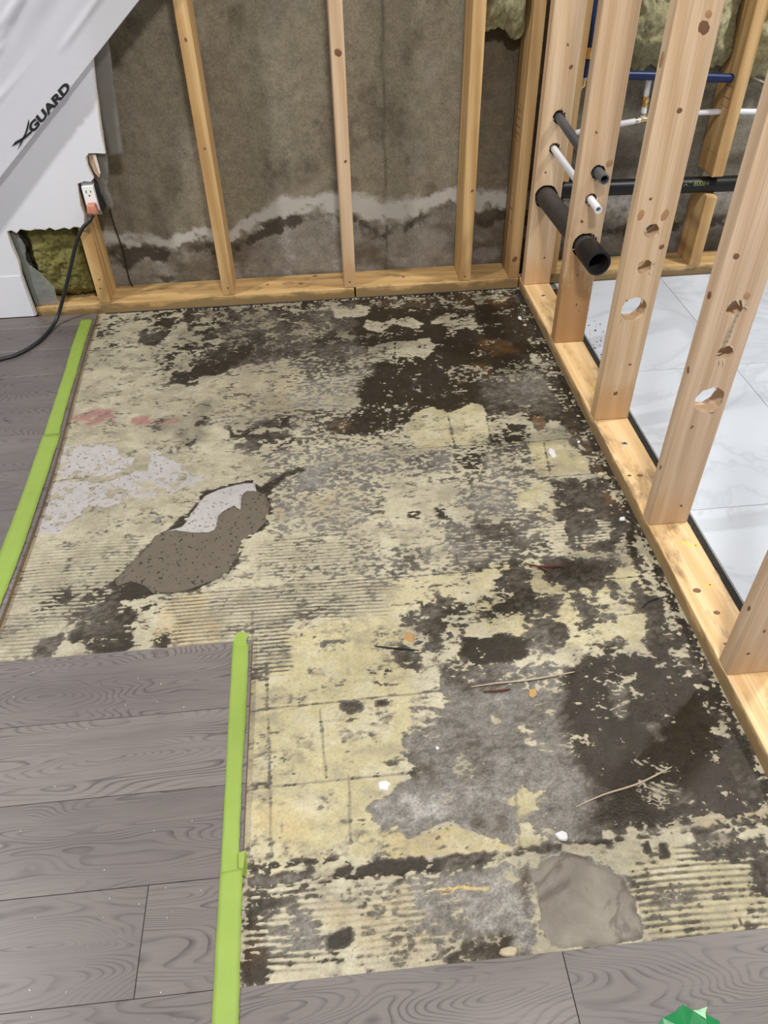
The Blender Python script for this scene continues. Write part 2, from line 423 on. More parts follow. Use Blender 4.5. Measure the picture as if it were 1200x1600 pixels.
PAINT = [
 ([(-1458,-282),(-1468,-34),(-1116,10),(-1024,-614),(-1038,-844),(-1395,-746)],0.03,dict(c=0.93,d=0.15)),
 ([(-1428,-259),(-1102,-250),(-1080,-387),(-1413,-362)],0.02,dict(c=0.86,d=0.45,w=0.6)),
 ([(-1298,16),(-858,3),(-856,-116),(-1063,-123),(-1287,-58)],0.02,dict(c=0.5,w=0.85,f=0.2)),
 ([(-1428,-26),(-1357,-13),(-1313,-223),(-1390,-233)],0.015,dict(c=0.78,w=0.8)),
 ([(-1190,-49),(-1129,-79),(-1165,-160),(-1206,-241),(-1271,-212),(-1259,-123)],0.008,dict(c=0.06,w=0.85)),
 ([(-1136,-164),(-1086,-85),(-1046,-335),(-1016,-484),(-1098,-490),(-1169,-429),(-1179,-318)],0.03,dict(c=0.42,w=0.85,d=0.5)),
 ([(-1073,4),(-468,-22),(-505,-405),(-662,-459),(-1018,-448),(-1082,-253)],0.03,dict(c=0.16,w=0.78,f=0.3,d=0.85)),
 ([(-1107,-82),(-1014,-72),(-991,-285),(-1065,-333)],0.02,dict(c=0.5,w=0.85,d=0.3)),
 ([(-971,-287),(-494,-290),(-515,-513),(-665,-528),(-925,-443)],0.03,dict(c=0.1,w=0.68,f=0.8,d=0.7)),
 ([(-1068,-351),(-1002,-263),(-892,-298),(-965,-402),(-990,-452),(-1060,-443)],0.012,dict(c=0.05,w=0.92)),
 ([(-897,-145),(-648,-144),(-663,-268),(-853,-283)],0.02,dict(c=0.3,w=0.7,f=0.5,d=0.7,o=0.4)),
 ([(-936,-405),(-793,-368),(-738,-484),(-759,-647),(-984,-681),(-1042,-612),(-1013,-518)],0.03,dict(c=0.85,d=0.5,o=0.25,f=0.5)),
 ([(-1052,-444),(-972,-447),(-959,-508),(-1041,-514)],0.006,dict(c=0.97)),
 ([(-793,-368),(-505,-405),(-518,-547),(-595,-588),(-739,-553)],0.03,dict(c=0.28,w=0.7,f=1,d=0.4)),
 ([(-555,-10),(1,-9),(-2,-355),(15,-681),(5,-889),(-66,-809),(-193,-764),(-290,-721),(-465,-715),(-538,-751),(-605,-728),(-619,-534),(-531,-475),(-571,-239)],0.02,dict(c=0.06,w=1.08,f=0.4,g=0.3)),
 ([(-531,15),(-22,4),(-22,-92),(-224,-134),(-474,-77)],0.02,dict(c=0.2,w=0.9,u=0.2)),
 ([(-902,28),(-553,18),(-559,-66),(-899,-66)],0.015,dict(c=0.45,w=0.8,d=0.5)),
 ([(-254,-529),(-44,-520),(-11,-678),(-58,-781),(-261,-755)],0.03,dict(c=0.03,w=0.66,g=0.3)),
 ([(-207,-328),(-99,-342),(-88,-422),(-178,-429),(-220,-397)],0.015,dict(u=0.8,w=0.85)),
 ([(-142,-38),(-65,-39),(-69,-109),(-146,-113)],0.015,dict(u=0.9)),
 ([(-253,-468),(-204,-463),(-208,-535),(-256,-539)],0.012,dict(u=0.5)),
 ([(-323,-484),(-21,-505),(-40,-580),(-336,-570)],0.012,dict(c=0.3,f=0.8,d=0.6)),
 ([(-294,-169),(-183,-139),(-194,-256),(-290,-276)],0.012,dict(c=0.45)),
 ([(-484,-315),(-350,-301),(-342,-354),(-384,-429),(-426,-397),(-477,-432)],0.004,dict(c=0.9)),
 ([(-549,-331),(-475,-317),(-477,-432),(-556,-421)],0.004,dict(c=0.9)),
 ([(-610,-384),(-557,-384),(-566,-449),(-608,-451)],0.004,dict(c=0.85)),
 ([(-543,-149),(-484,-183),(-397,-151),(-359,-204),(-376,-236),(-445,-205),(-510,-243),(-552,-208)],0.004,dict(c=0.88,d=0.2)),
 ([(-644,-73),(-558,-57),(-516,-72),(-538,-132),(-637,-141)],0.006,dict(c=0.75,d=0.3)),
 ([(-641,-221),(-609,-230),(-609,-267),(-641,-259)],0.005,dict(c=0.9)),
 ([(-333,-207),(-279,-144),(-245,-154),(-277,-193),(-322,-217)],0.004,dict(c=0.8)),
 ([(-260,-217),(-205,-203),(-208,-254),(-262,-255)],0.004,dict(c=0.75)),
 ([(-70,-432),(-21,-431),(-13,-491),(-73,-498)],0.003,dict(c=0.97)),
 ([(-157,-559),(-51,-548),(-62,-578),(-157,-583)],0.003,dict(c=0.6)),
 ([(-22,-54),(-1,-95),(-11,-393),(-20,-576),(-11,-771),(-41,-783),(-57,-571),(-50,-388)],0.006,dict(c=0.55,w=0.9,f=0.6)),
 ([(-784,-478),(-588,-486),(-601,-667),(-759,-678),(-812,-577)],0.03,dict(c=0.5,w=0.35,f=1,d=0.15)),
 ([(-759,-647),(-457,-654),(-468,-745),(-613,-841),(-761,-796)],0.03,dict(c=0.45,w=0.7,f=1)),
 ([(-707,-583),(-649,-581),(-587,-605),(-599,-652),(-671,-665),(-706,-648)],0.006,dict(c=0.85)),
 ([(-673,-704),(-528,-645),(-447,-717),(-475,-802),(-545,-822),(-642,-782),(-684,-776)],0.015,dict(c=0.07,w=0.93)),
 ([(-687,-718),(-629,-701),(-624,-755),(-676,-778)],0.008,dict(w=0.75,u=0.35,c=0.04)),
 ([(-919,-579),(-759,-647),(-743,-740),(-828,-759),(-948,-715),(-1004,-648)],0.02,dict(c=0.7,w=0.5,d=0.55,f=0.8)),
 ([(-949,-685),(-794,-674),(-744,-825),(-826,-869),(-927,-803)],0.02,dict(c=0.55,w=0.75,f=0.2)),
 ([(-951,-720),(-880,-715),(-878,-758),(-946,-756)],0.006,dict(c=0.15,w=0.8)),
 ([(-859,-696),(-797,-689),(-786,-792),(-827,-856),(-847,-785)],0.012,dict(c=0.25,w=0.8)),
 ([(-1059,-610),(-1010,-568),(-1012,-765),(-1068,-786),(-1099,-725)],0.02,dict(c=0.75,d=0.9,w=0.8)),
 ([(-1169,-643),(-1057,-635),(-1031,-734),(-1152,-704)],0.015,dict(c=0.7,w=0.85,d=0.6)),
 ([(-1389,-615),(-1345,-574),(-1277,-583),(-1264,-640),(-1327,-668)],0.012,dict(p=0.9)),
 ([(-1222,-636),(-1171,-627),(-1162,-668),(-1207,-677)],0.008,dict(p=0.9)),
 ([(-1160,-644),(-1093,-621),(-1072,-655),(-1146,-685)],0.008,dict(p=0.6)),
 ([(-559,-792),(-468,-745),(-465,-859),(-548,-863),(-646,-837),(-744,-812),(-710,-773)],0.012,dict(c=0.72,f=0.9,w=0.7)),
 ([(-469,-721),(-397,-671),(-359,-716),(-325,-702),(-290,-675),(-261,-691),(-258,-741),(-273,-872),(-385,-875),(-465,-859),(-475,-802)],0.004,dict(c=0.985,y=0.9)),
 ([(-251,-748),(-144,-740),(-157,-864),(-270,-869)],0.008,dict(c=0.62,w=0.8,d=0.3)),
 ([(-211,-788),(-161,-792),(-171,-831),(-212,-823)],0.004,dict(c=0.1,w=0.9)),
 ([(-158,-818),(-124,-822),(-90,-786),(-68,-818),(-71,-872),(-163,-869)],0.004,dict(c=0.96)),
 ([(-142,-755),(-101,-760),(-108,-801),(-135,-824),(-146,-799)],0.005,dict(u=1,c=0.05,w=0.6)),
 ([(-275,-869),(-171,-873),(-185,-1011),(-280,-1012)],0.015,dict(c=0.3,w=0.62,d=0.3,f=0.7)),
 ([(-179,-878),(-66,-872),(-53,-915),(-45,-1003),(-121,-1011),(-182,-1014),(-180,-937)],0.003,dict(c=0.985,y=1)),
 ([(-49,-782),(-11,-887),(-15,-1031),(-50,-1015),(-55,-923),(-68,-880)],0.008,dict(c=0.2,w=0.85,u=0.2)),
 ([(-811,-817),(-386,-883),(-270,-883),(-255,-1039),(-422,-1113),(-628,-1066),(-809,-1044),(-874,-916)],0.03,dict(c=0.5,w=0.42,f=1)),
 ([(-754,-899),(-681,-892),(-686,-993),(-748,-1000),(-787,-1012)],0.012,dict(c=0.1,w=0.33)),
 ([(-443,-876),(-384,-869),(-390,-961),(-442,-955)],0.01,dict(c=0.25,w=0.4,r=0.8)),
 ([(-359,-872),(-293,-875),(-312,-970),(-376,-970)],0.012,dict(c=0.5,f=1,w=0.9)),
 ([(-264,-897),(-176,-908),(-183,-973),(-255,-970)],0.01,dict(c=0.7)),
 ([(-825,-995),(-624,-1007),(-571,-1095),(-664,-1161),(-823,-1142)],0.03,dict(c=0.6,w=0.42,f=1,d=0.3,o=0.2)),
 ([(-558,-966),(-353,-978),(-363,-1120),(-442,-1238),(-583,-1222)],0.03,dict(c=0.86,w=0.5,f=0.5)),
 ([(-518,-1095),(-488,-1098),(-492,-1127),(-518,-1124)],0.004,dict(c=0.2,w=0.85)),
 ([(-452,-1091),(-421,-1102),(-429,-1139),(-449,-1128)],0.004,dict(c=0.15,w=0.9)),
 ([(-408,-1021),(-239,-1041),(-251,-1155),(-367,-1142)],0.02,dict(c=0.45,w=0.5,f=1)),
 ([(-239,-1053),(-173,-1027),(-175,-1085),(-168,-1120),(-201,-1168),(-248,-1144),(-267,-1097)],0.006,dict(c=0.93,f=0.2,y=0.9)),
 ([(-158,-1031),(-30,-1029),(-11,-1205),(-80,-1280),(-177,-1269),(-181,-1174)],0.012,dict(c=0.05,w=0.78,g=0.2)),
 ([(-49,-1088),(-15,-1104),(-14,-1161),(-56,-1160)],0.01,dict(u=0.7,w=0.85)),
 ([(-164,-1043),(-120,-1036),(-142,-1088),(-167,-1078)],0.006,dict(c=0.5,r=0.7)),
 ([(-125,-1137),(-78,-1131),(-82,-1146),(-125,-1148)],0.003,dict(c=0.8)),
 ([(-426,-1135),(-190,-1151),(-215,-1304),(-424,-1299),(-456,-1237)],0.02,dict(c=0.32,w=0.55,f=0.8)),
 ([(-420,-1189),(-287,-1184),(-297,-1294),(-428,-1279)],0.012,dict(r=0.9,c=0.45,w=0.6)),
 ([(-363,-1159),(-282,-1162),(-296,-1225),(-354,-1228)],0.015,dict(c=0.15,w=0.7)),
 ([(-250,-1205),(-196,-1175),(-164,-1178),(-174,-1241),(-204,-1241),(-222,-1197)],0.004,dict(c=0.85,r=0.4)),
 ([(-151,-1227),(-96,-1216),(-91,-1185),(-58,-1189),(-74,-1244),(-162,-1267)],0.004,dict(c=0.85,r=0.6)),
 ([(-597,-1220),(-439,-1218),(-451,-1296),(-591,-1308),(-672,-1290)],0.02,dict(c=0.6,w=0.5,f=0.8,d=0.2)),
 ([(-866,-1169),(-636,-1175),(-586,-1261),(-646,-1311),(-863,-1277)],0.03,dict(c=0.88,d=0.25,f=0.8,r=0.4)),
 ([(-1405,-1147),(-1128,-1117),(-1103,-1296),(-1391,-1299)],0.03,dict(c=0.97,r=0.45)),
 ([(-1322,-1262),(-1182,-1260),(-1138,-1328),(-1224,-1352),(-1307,-1326)],0.02,dict(c=0.72,r=0.9,w=0.85)),
 ([(-1386,-1317),(-1244,-1316),(-1279,-1443),(-1352,-1443)],0.02,dict(c=0.95,r=0.5)),
 ([(-1180,-1291),(-1154,-1268),(-1115,-1262),(-1070,-1293),(-1121,-1310),(-1165,-1307)],0.005,dict(c=0.03,w=0.85)),
 ([(-1170,-1214),(-1119,-1180),(-1104,-1141),(-1091,-1183),(-1132,-1237)],0.006,dict(c=0.3,w=0.85,r=0.5)),
 ([(-1181,-1265),(-1151,-1244),(-1100,-1269),(-1077,-1295),(-1132,-1284)],0.005,dict(c=0.15,w=0.8)),
 ([(-1192,-1315),(-1155,-1301),(-1119,-1326),(-1094,-1370),(-1097,-1397),(-1097,-1445),(-1169,-1445),(-1198,-1421),(-1234,-1401),(-1221,-1370)],0.007,dict(c=0.07,w=0.8)),
 ([(-1248,-1376),(-1237,-1401),(-1261,-1442),(-1285,-1446),(-1293,-1426),(-1279,-1393)],0.004,dict(c=0,w=0.72)),
 ([(-1107,-1314),(-956,-1304),(-932,-1458),(-1088,-1449)],0.02,dict(c=0.95,o=0.5)),
 ([(-1097,-1324),(-1046,-1312),(-1042,-1347),(-1079,-1355)],0.008,dict(c=0.45,w=0.75)),
 ([(-1067,-1420),(-1031,-1407),(-1026,-1443),(-1059,-1436)],0.006,dict(c=0.6,w=0.9)),
 ([(-1049,-1302),(-591,-1308),(-600,-1406),(-950,-1392),(-1043,-1356)],0.02,dict(r=0.85,c=0.93,d=0.25)),
 ([(-867,-1372),(-788,-1376),(-789,-1535),(-864,-1534)],0.008,dict(r=1,c=0.93)),
 ([(-1030,-1357),(-867,-1367),(-864,-1458),(-1020,-1449)],0.015,dict(r=0.7,c=0.95)),
 ([(-808,-1424),(-600,-1406),(-554,-1461),(-567,-1664),(-614,-1781),(-660,-1810),(-643,-1855),(-657,-1899),(-854,-1898),(-864,-1549)],0.02,dict(c=0.985,f=0.2,y=1)),
 ([(-861,-1708),(-773,-1693),(-763,-1777),(-856,-1778)],0.03,dict(d=0.35)),
 ([(-847,-1801),(-764,-1799),(-765,-1852),(-836,-1850)],0.03,dict(o=0.45)),
 ([(-732,-1460),(-688,-1462),(-683,-1491),(-727,-1489)],0.006,dict(c=0.3,w=0.7)),
 ([(-698,-1606),(-664,-1604),(-658,-1624),(-686,-1633)],0.004,dict(c=0.1,w=0.8)),
 ([(-632,-1608),(-613,-1607),(-614,-1618),(-632,-1618)],0.002,dict(c=0,w=0.95,u=0.5)),
 ([(-693,-1752),(-671,-1752),(-671,-1764),(-690,-1763)],0.002,dict(c=0,w=0.75)),
 ([(-638,-1544),(-607,-1545),(-612,-1583),(-634,-1577)],0.008,dict(c=0.75,w=0.9)),
 ([(-580,-1490),(-532,-1487),(-542,-1562),(-585,-1565)],0.012,dict(c=0.55,w=0.75,f=0.2)),
 ([(-591,-1308),(-410,-1301),(-429,-1408),(-548,-1411),(-600,-1406)],0.02,dict(c=0.86,f=0.5,y=0.8)),
 ([(-525,-1379),(-463,-1369),(-421,-1400),(-430,-1466),(-491,-1468),(-533,-1447)],0.012,dict(c=0.25,w=0.75)),
 ([(-574,-1408),(-528,-1405),(-522,-1456),(-567,-1456)],0.01,dict(c=0.4,w=0.65)),
 ([(-553,-1453),(-479,-1469),(-498,-1514),(-560,-1511)],0.012,dict(c=0.5,w=0.7)),
 ([(-402,-1292),(-185,-1298),(-38,-1324),(-60,-1532),(-237,-1528),(-382,-1496),(-426,-1425)],0.02,dict(c=0.3,w=0.75,f=0.1,y=1)),
 ([(-204,-1315),(-99,-1317),(-116,-1390),(-193,-1372)],0.015,dict(c=0.08,w=0.8,r=0.5)),
 ([(-413,-1314),(-350,-1313),(-354,-1363),(-389,-1403),(-412,-1383)],0.006,dict(c=0.8)),
 ([(-362,-1335),(-279,-1335),(-296,-1405),(-356,-1407)],0.012,dict(c=0.3,w=0.75)),
 ([(-490,-1460),(-400,-1461),(-352,-1475),(-394,-1494),(-459,-1503),(-486,-1516)],0.008,dict(c=0.82,o=0.6)),
 ([(-356,-1466),(-308,-1480),(-320,-1503),(-355,-1491)],0.006,dict(c=0.8,o=0.5)),
 ([(-92,-1330),(-48,-1323),(-51,-1361),(-83,-1394),(-72,-1431),(-119,-1420)],0.004,dict(c=0.92)),
 ([(-188,-1378),(-118,-1375),(-137,-1432),(-192,-1417)],0.005,dict(c=0.8)),
 ([(-138,-1457),(-56,-1458),(-64,-1507),(-109,-1526),(-145,-1547),(-145,-1498)],0.005,dict(c=0.88)),
 ([(-236,-1455),(-143,-1453),(-167,-1528),(-250,-1529)],0.01,dict(c=0.68)),
 ([(-330,-1502),(-270,-1508),(-292,-1567),(-326,-1556)],0.01,dict(c=0.5)),
 ([(-448,-1476),(-378,-1480),(-327,-1505),(-337,-1548),(-437,-1554),(-468,-1518)],0.008,dict(c=0.05,w=1,g=0.2)),
 ([(-79,-1421),(-31,-1418),(-42,-1549),(-101,-1574),(-97,-1528)],0.008,dict(c=0.1,w=0.85)),
 ([(-449,-1550),(-249,-1569),(-205,-1663),(-260,-1895),(-365,-1902),(-446,-1898),(-463,-1886),(-501,-1870),(-539,-1851),(-582,-1861),(-606,-1871),(-630,-1848),(-650,-1838),(-666,-1816),(-653,-1800),(-624,-1791),(-584,-1755),(-595,-1724),(-582,-1688),(-553,-1645),(-515,-1636),(-507,-1573)],0.006,dict(c=0.035,w=0.45,f=0.2)),
 ([(-575,-1636),(-517,-1636),(-548,-1691),(-582,-1738),(-597,-1724)],0.008,dict(c=0.25,w=0.5)),
 ([(-502,-1537),(-440,-1536),(-459,-1607),(-505,-1595)],0.012,dict(c=0.15,w=0.6)),
 ([(-443,-1551),(-248,-1565),(-274,-1613),(-454,-1615)],0.012,dict(c=0.14,w=0.55,f=0.8)),
 ([(-492,-1698),(-447,-1696),(-454,-1787),(-501,-1782)],0.02,dict(w=0.62)),
 ([(-497,-1849),(-434,-1845),(-443,-1886),(-497,-1875)],0.015,dict(w=0.68,u=0.1)),
 ([(-595,-1795),(-530,-1790),(-538,-1844),(-590,-1839)],0.02,dict(w=0.25)),
 ([(-431,-1814),(-407,-1801),(-394,-1811),(-371,-1814),(-392,-1827),(-389,-1841),(-405,-1854),(-401,-1880),(-381,-1892),(-427,-1905),(-439,-1903),(-434,-1861)],0.003,dict(c=0.985,y=1)),
 ([(-436,-1662),(-402,-1674),(-405,-1682),(-436,-1676)],0.002,dict(c=0.97)),
 ([(-387,-1692),(-361,-1699),(-365,-1705),(-385,-1701)],0.002,dict(c=0.9)),
 ([(-383,-1722),(-363,-1719),(-367,-1729),(-382,-1729)],0.002,dict(c=0.9)),
 ([(-643,-1855),(-622,-1848),(-604,-1871),(-577,-1862),(-540,-1853),(-500,-1873),(-463,-1886),(-446,-1900),(-458,-1907),(-647,-1900)],0.004,dict(c=0.96,o=0.3,y=1)),
 ([(-272,-1585),(-169,-1551),(-47,-1564),(-17,-1697),(-6,-1846),(-36,-1908),(-156,-1895),(-235,-1882),(-270,-1829),(-303,-1755),(-300,-1666)],0.02,dict(c=0.05,w=1.2,g=1)),
 ([(-266,-1585),(-183,-1594),(-206,-1703),(-296,-1731)],0.02,dict(c=0.12,w=1,g=0.6,f=0.8)),
 ([(-298,-1815),(-149,-1825),(-156,-1895),(-320,-1888)],0.02,dict(c=0.06,w=0.85,r=0.6,g=0.5)),
 ([(-213,-1821),(-149,-1825),(-125,-1844),(-129,-1868),(-206,-1860),(-232,-1844)],0.01,dict(c=0.5,r=1,w=0.85)),
 ([(-235,-1738),(-207,-1738),(-183,-1768),(-229,-1769)],0.01,dict(c=0.35,r=1,w=0.9)),
 ([(-223,-1770),(-160,-1795),(-212,-1818),(-230,-1805)],0.01,dict(c=0.3,r=1,w=0.9)),
 ([(-162,-1707),(-142,-1716),(-142,-1748),(-166,-1751)],0.012,dict(c=0,w=0.6,g=0.9)),
 ([(-204,-1621),(-160,-1619),(-190,-1704),(-222,-1714)],0.012,dict(c=0.22,w=0.7,f=0.8)),
 ([(23,-12),(-6,-1879),(-58,-1876),(-37,-23)],0.008,dict(w=0.9,c=0.13,g=0.2)),
 ([(-61,-1516),(-33,-1511),(-25,-1662),(-45,-1666),(-61,-1600)],0.006,dict(c=0.6,w=0.85)),
 ([(-45,-1666),(-25,-1662),(-22,-1797),(-36,-1796)],0.005,dict(c=0.5,w=0.8,d=0.5)),
 ([(-25,-1225),(-3,-1223),(-8,-1337),(-25,-1345),(-32,-1286)],0.005,dict(c=0.75)),
 ([(-42,-1333),(-18,-1327),(-24,-1504),(-39,-1510)],0.008,dict(c=0.45,w=0.9)),
 ([(-27,-1017),(-7,-1032),(-4,-1162),(-11,-1226),(-32,-1224),(-30,-1125)],0.008,dict(c=0.35,w=0.9)),
 ([(-859,-1902),(-776,-1897),(-707,-1901),(-647,-1902),(-567,-1900),(-487,-1902),(-385,-1900),(-241,-1900),(-29,-1894),(-34,-1903),(-244,-1908),(-388,-1912),(-470,-1918),(-551,-1927),(-649,-1922),(-727,-1922),(-858,-1918)],0.003,dict(c=0.03,w=0.8,t=1)),
 ([(-859,-1904),(-795,-1901),(-726,-1899),(-727,-1918),(-805,-1919),(-858,-1916)],0.004,dict(w=0.55)),
 ([(-717,-1900),(-558,-1902),(-571,-1924),(-708,-1922)],0.004,dict(w=1)),
 ([(-558,-1906),(-487,-1904),(-501,-1920),(-561,-1925)],0.004,dict(w=0.6)),
 ([(-855,-1885),(-775,-1880),(-686,-1891),(-687,-1901),(-776,-1897),(-854,-1901)],0.006,dict(c=0.65,w=0.8)),
 ([(-858,-1920),(-747,-1922),(-741,-2030),(-853,-2047)],0.01,dict(c=0.75,r=0.8,w=0.75)),
 ([(-847,-1955),(-767,-1931),(-744,-1979),(-750,-2013),(-823,-2013)],0.015,dict(c=0.45,w=0.6,r=0.6)),
 ([(-856,-1976),(-837,-1973),(-831,-2045),(-853,-2047)],0.01,dict(c=0.4,w=0.95,u=0.3)),
 ([(-746,-1996),(-703,-1992),(-702,-2021),(-744,-2021)],0.003,dict(c=0.06,w=1,r=0.3)),
 ([(-759,-2020),(-709,-2021),(-715,-2037),(-760,-2036)],0.006,dict(c=0.45,w=0.95,r=0.8)),
 ([(-752,-1928),(-611,-1930),(-624,-2042),(-701,-2044),(-697,-1992),(-749,-1987)],0.012,dict(c=0.92,o=0.35,d=0.2,r=0.3,f=0.6)),
 ([(-665,-1987),(-561,-1989),(-570,-2043),(-670,-2045)],0.015,dict(c=0.7,r=0.4,w=0.6,f=0.8,o=0.2)),
 ([(-611,-1930),(-552,-1929),(-563,-1997),(-619,-2000)],0.01,dict(c=0.75,r=0.7,w=0.45)),
 ([(-562,-1933),(-482,-1927),(-421,-1923),(-441,-2044),(-516,-2049),(-568,-2031)],0.012,dict(c=0.05,w=0.34,f=0.6)),
 ([(-577,-1969),(-539,-1968),(-533,-2043),(-579,-2046)],0.015,dict(c=0.35,w=0.6,f=1)),
 ([(-563,-2030),(-474,-2025),(-480,-2050),(-567,-2051)],0.012,dict(c=0.12,w=0.9,f=1,u=0.1)),
 ([(-571,-1951),(-535,-1947),(-495,-1954),(-499,-1961),(-536,-1955),(-566,-1961)],0.002,dict(c=0.97,o=1)),
 ([(-484,-1936),(-454,-1937),(-445,-1950),(-453,-1954),(-466,-1943)],0.002,dict(c=0.9)),
 ([(-440,-1926),(-425,-1930),(-427,-1957),(-445,-1991),(-448,-1973)],0.01,dict(w=0.7,u=0.25,c=0.1)),
 ([(-425,-1940),(-392,-1918),(-359,-1915),(-325,-1938),(-288,-1963),(-286,-1990),(-281,-2026),(-285,-2048),(-332,-2052),(-413,-2049),(-430,-2019)],0.006,dict(c=0,w=0.24,f=0.3)),
 ([(-382,-1928),(-353,-1931),(-376,-1976),(-387,-1975)],0.008,dict(u=0.35,w=0.55)),
 ([(-323,-1948),(-287,-1990),(-286,-2047),(-294,-2051),(-303,-2006),(-331,-1957)],0.005,dict(w=0.5,u=0.1)),
 ([(-415,-2043),(-384,-2040),(-369,-2051),(-415,-2050)],0.005,dict(w=1,u=0.3)),
 ([(-265,-1925),(-187,-1921),(-50,-1937),(-111,-2062),(-283,-2050),(-279,-2022),(-286,-1985)],0.006,dict(c=0.94,r=0.95,w=0.75,y=0.8)),
 ([(-267,-1917),(-195,-1914),(-199,-1951),(-276,-1955)],0.006,dict(c=0.96,r=0.1)),
 ([(-179,-2001),(-77,-1993),(-108,-2057),(-197,-2043)],0.02,dict(r=0.35)),
 ([(-246,-1915),(-233,-1914),(-235,-1928),(-243,-1929)],0.002,dict(c=0,w=1)),
 ([(-219,-1918),(-202,-1913),(-208,-1939),(-221,-1939)],0.002,dict(c=0,w=1)),
 ([(-172,-1930),(-148,-1925),(-55,-1927),(-69,-1955),(-168,-1951)],0.008,dict(c=0.15,w=0.85,g=0.8)),
 ([(-156,-1908),(-100,-1912),(-101,-1937),(-150,-1932)],0.008,dict(c=0.6,d=0.9)),
 ([(-86,-1958),(-59,-1956),(-86,-2010),(-104,-2008)],0.006,dict(c=0.45,w=0.9,r=0.8)),
 ([(-366,-1906),(-244,-1909),(-247,-1917),(-349,-1918),(-370,-1919)],0.003,dict(c=0.7,d=0.3)),
 ([(-237,-1889),(-22,-1879),(-30,-1896),(-241,-1901)],0.006,dict(c=0.55,d=0.5,o=0.5)),
 ([(-1168,-1256),(-1104,-1131),(-1070,-1094),(-1021,-1031),(-998,-975),(-958,-955),(-876,-940),(-840,-998),(-829,-1047),(-839,-1104),(-889,-1162),(-911,-1247),(-996,-1301),(-1076,-1301),(-1134,-1265)],0.004,dict(c=0.25,w=0.88)),
 ([(-872,-978),(-833,-946),(-810,-923),(-762,-898),(-754,-917),(-810,-953),(-841,-989)],0.003,dict(c=0.05,w=0.8)),
]
JOINTS = [((-865,-1606),(-512,-1601)),((-854,-1758),(-547,-1759)),((-823,-1163),(-679,-1159)),((-996,-1305),(-645,-1306)),((-645,-1306),(-398,-1308)),((-523,-860),(-267,-867)),((-268,-875),(-68,-866)),((-183,-1016),(-50,-1015)),((-693,-1755),(-697,-1870)),((-836,-1507),(-832,-1608)),((-361,-728),(-366,-872)),((-258,-741),(-270,-869)),((-135,-878),(-152,-1007)),((-462,-314),(-475,-432)),((-178,-971),(-127,-975)),((-654,-44),(-652,-249)),((-548,-674),(-353,-673)),((-867,-1367),(-865,-1442)),((-575,-1726),(-573,-1751)),((-421,-1813),(-435,-1903)),((-283,-235),(49,-237)),((-256,-130),(-48,-112)),((-1234,-65),(-686,-49)),((-1361,-750),(-1232,-732)),((-1372,-886),(-1242,-871)),((-140,-1462),(-59,-1458)),((-101,-1364),(-51,-1361)),((-806,-1827),(-805,-1838)),((-830,-1622),(-821,-1877)),((-737,-1618),(-731,-1751)),((-632,-1616),(-632,-1643))]
WHITE = [[(-1379,-742),(-1315,-733),(-1236,-760),(-1217,-809),(-1190,-815),(-1187,-865),(-1241,-876),(-1358,-878),(-1379,-855)],[(-1156,-781),(-1131,-792),(-1091,-832),(-1057,-847),(-1057,-875),(-1032,-907),(-982,-908),(-1016,-948),(-1073,-966),(-1129,-947),(-1214,-944),(-1233,-903),(-1186,-873),(-1151,-864)],[(-1379,-925),(-1367,-887),(-1233,-903),(-1206,-945),(-1128,-955),(-1076,-968),(-1125,-979),(-1171,-973),(-1198,-994),(-1264,-1002),(-1301,-1043),(-1314,-1085),(-1370,-1089),(-1384,-1011)],[(-1069,-1103),(-1037,-1091),(-1017,-1038),(-994,-987),(-957,-965),(-904,-950),(-876,-953),(-868,-985),(-895,-982),(-905,-998),(-906,-1049),(-922,-1031),(-938,-1041),(-957,-1063),(-961,-1111),(-977,-1118),(-1013,-1114)]]
MORTAR = [(-1157,-1264),(-1165,-1243),(-1138,-1198),(-1106,-1147),(-1100,-1116),(-1069,-1103),(-1051,-1101),(-1013,-1114),(-977,-1118),(-961,-1111),(-957,-1063),(-938,-1041),(-922,-1031),(-906,-1049),(-905,-998),(-895,-982),(-868,-983),(-848,-1005),(-838,-1041),(-845,-1097),(-867,-1129),(-898,-1157),(-901,-1185),(-920,-1235),(-903,-1233),(-945,-1264),(-997,-1290),(-1037,-1296),(-1077,-1292),(-1100,-1269),(-1130,-1253)]
STONE = [(-423,-1940),(-392,-1918),(-359,-1915),(-325,-1938),(-288,-1963),(-286,-1990),(-283,-2026),(-287,-2050),(-333,-2055),(-414,-2053),(-430,-2019)]

# ------------------------------------------------------------------ the floor: slab, adhesive, skim, mortar
FX0, FX1, FY0, FY1 = -1.425, 0.004, -2.075, 0.004
DX, DY = 0.0031, 0.0020
xs = np.arange(FX0, FX1 + DX, DX); ys = np.arange(FY0, FY1 + DY, DY)
GX, GY = np.meshgrid(xs, ys)
chan = {k: np.full(GX.shape, v) for k, v in dict(c=.95, w=.6, f=.35, r=0., d=.08, u=0., p=0., g=0., o=0., t=0., y=.3).items()}
jit = (fbm(GX * 30, GY * 34, 3, 5, .68) - .5)
for pts, fe, kv in PAINT:
    P = [(a / 1000, b / 1000) for a, b in pts]
    m = fe * 1.5 + .02
    i0, i1 = np.searchsorted(xs, [min(p[0] for p in P) - m, max(p[0] for p in P) + m])
    j0, j1 = np.searchsorted(ys, [min(p[1] for p in P) - m, max(p[1] for p in P) + m])
    if i1 <= i0 or j1 <= j0: continue
    s = (slice(j0, j1), slice(i0, i1))
    sd = poly_sd(GX[s], GY[s], P) + jit[s] * (.022 + fe * .9)
    a = sstep(-fe, fe, sd)
    for k, v in kv.items(): chan[k][s] = chan[k][s] * (1 - a) + v * a
wpx = (fbm(GX * 70, GY * 90, 11, 4, .7) - .5) * .022; wpy = (fbm(GX * 70, GY * 90, 15, 4, .7) - .5) * .014
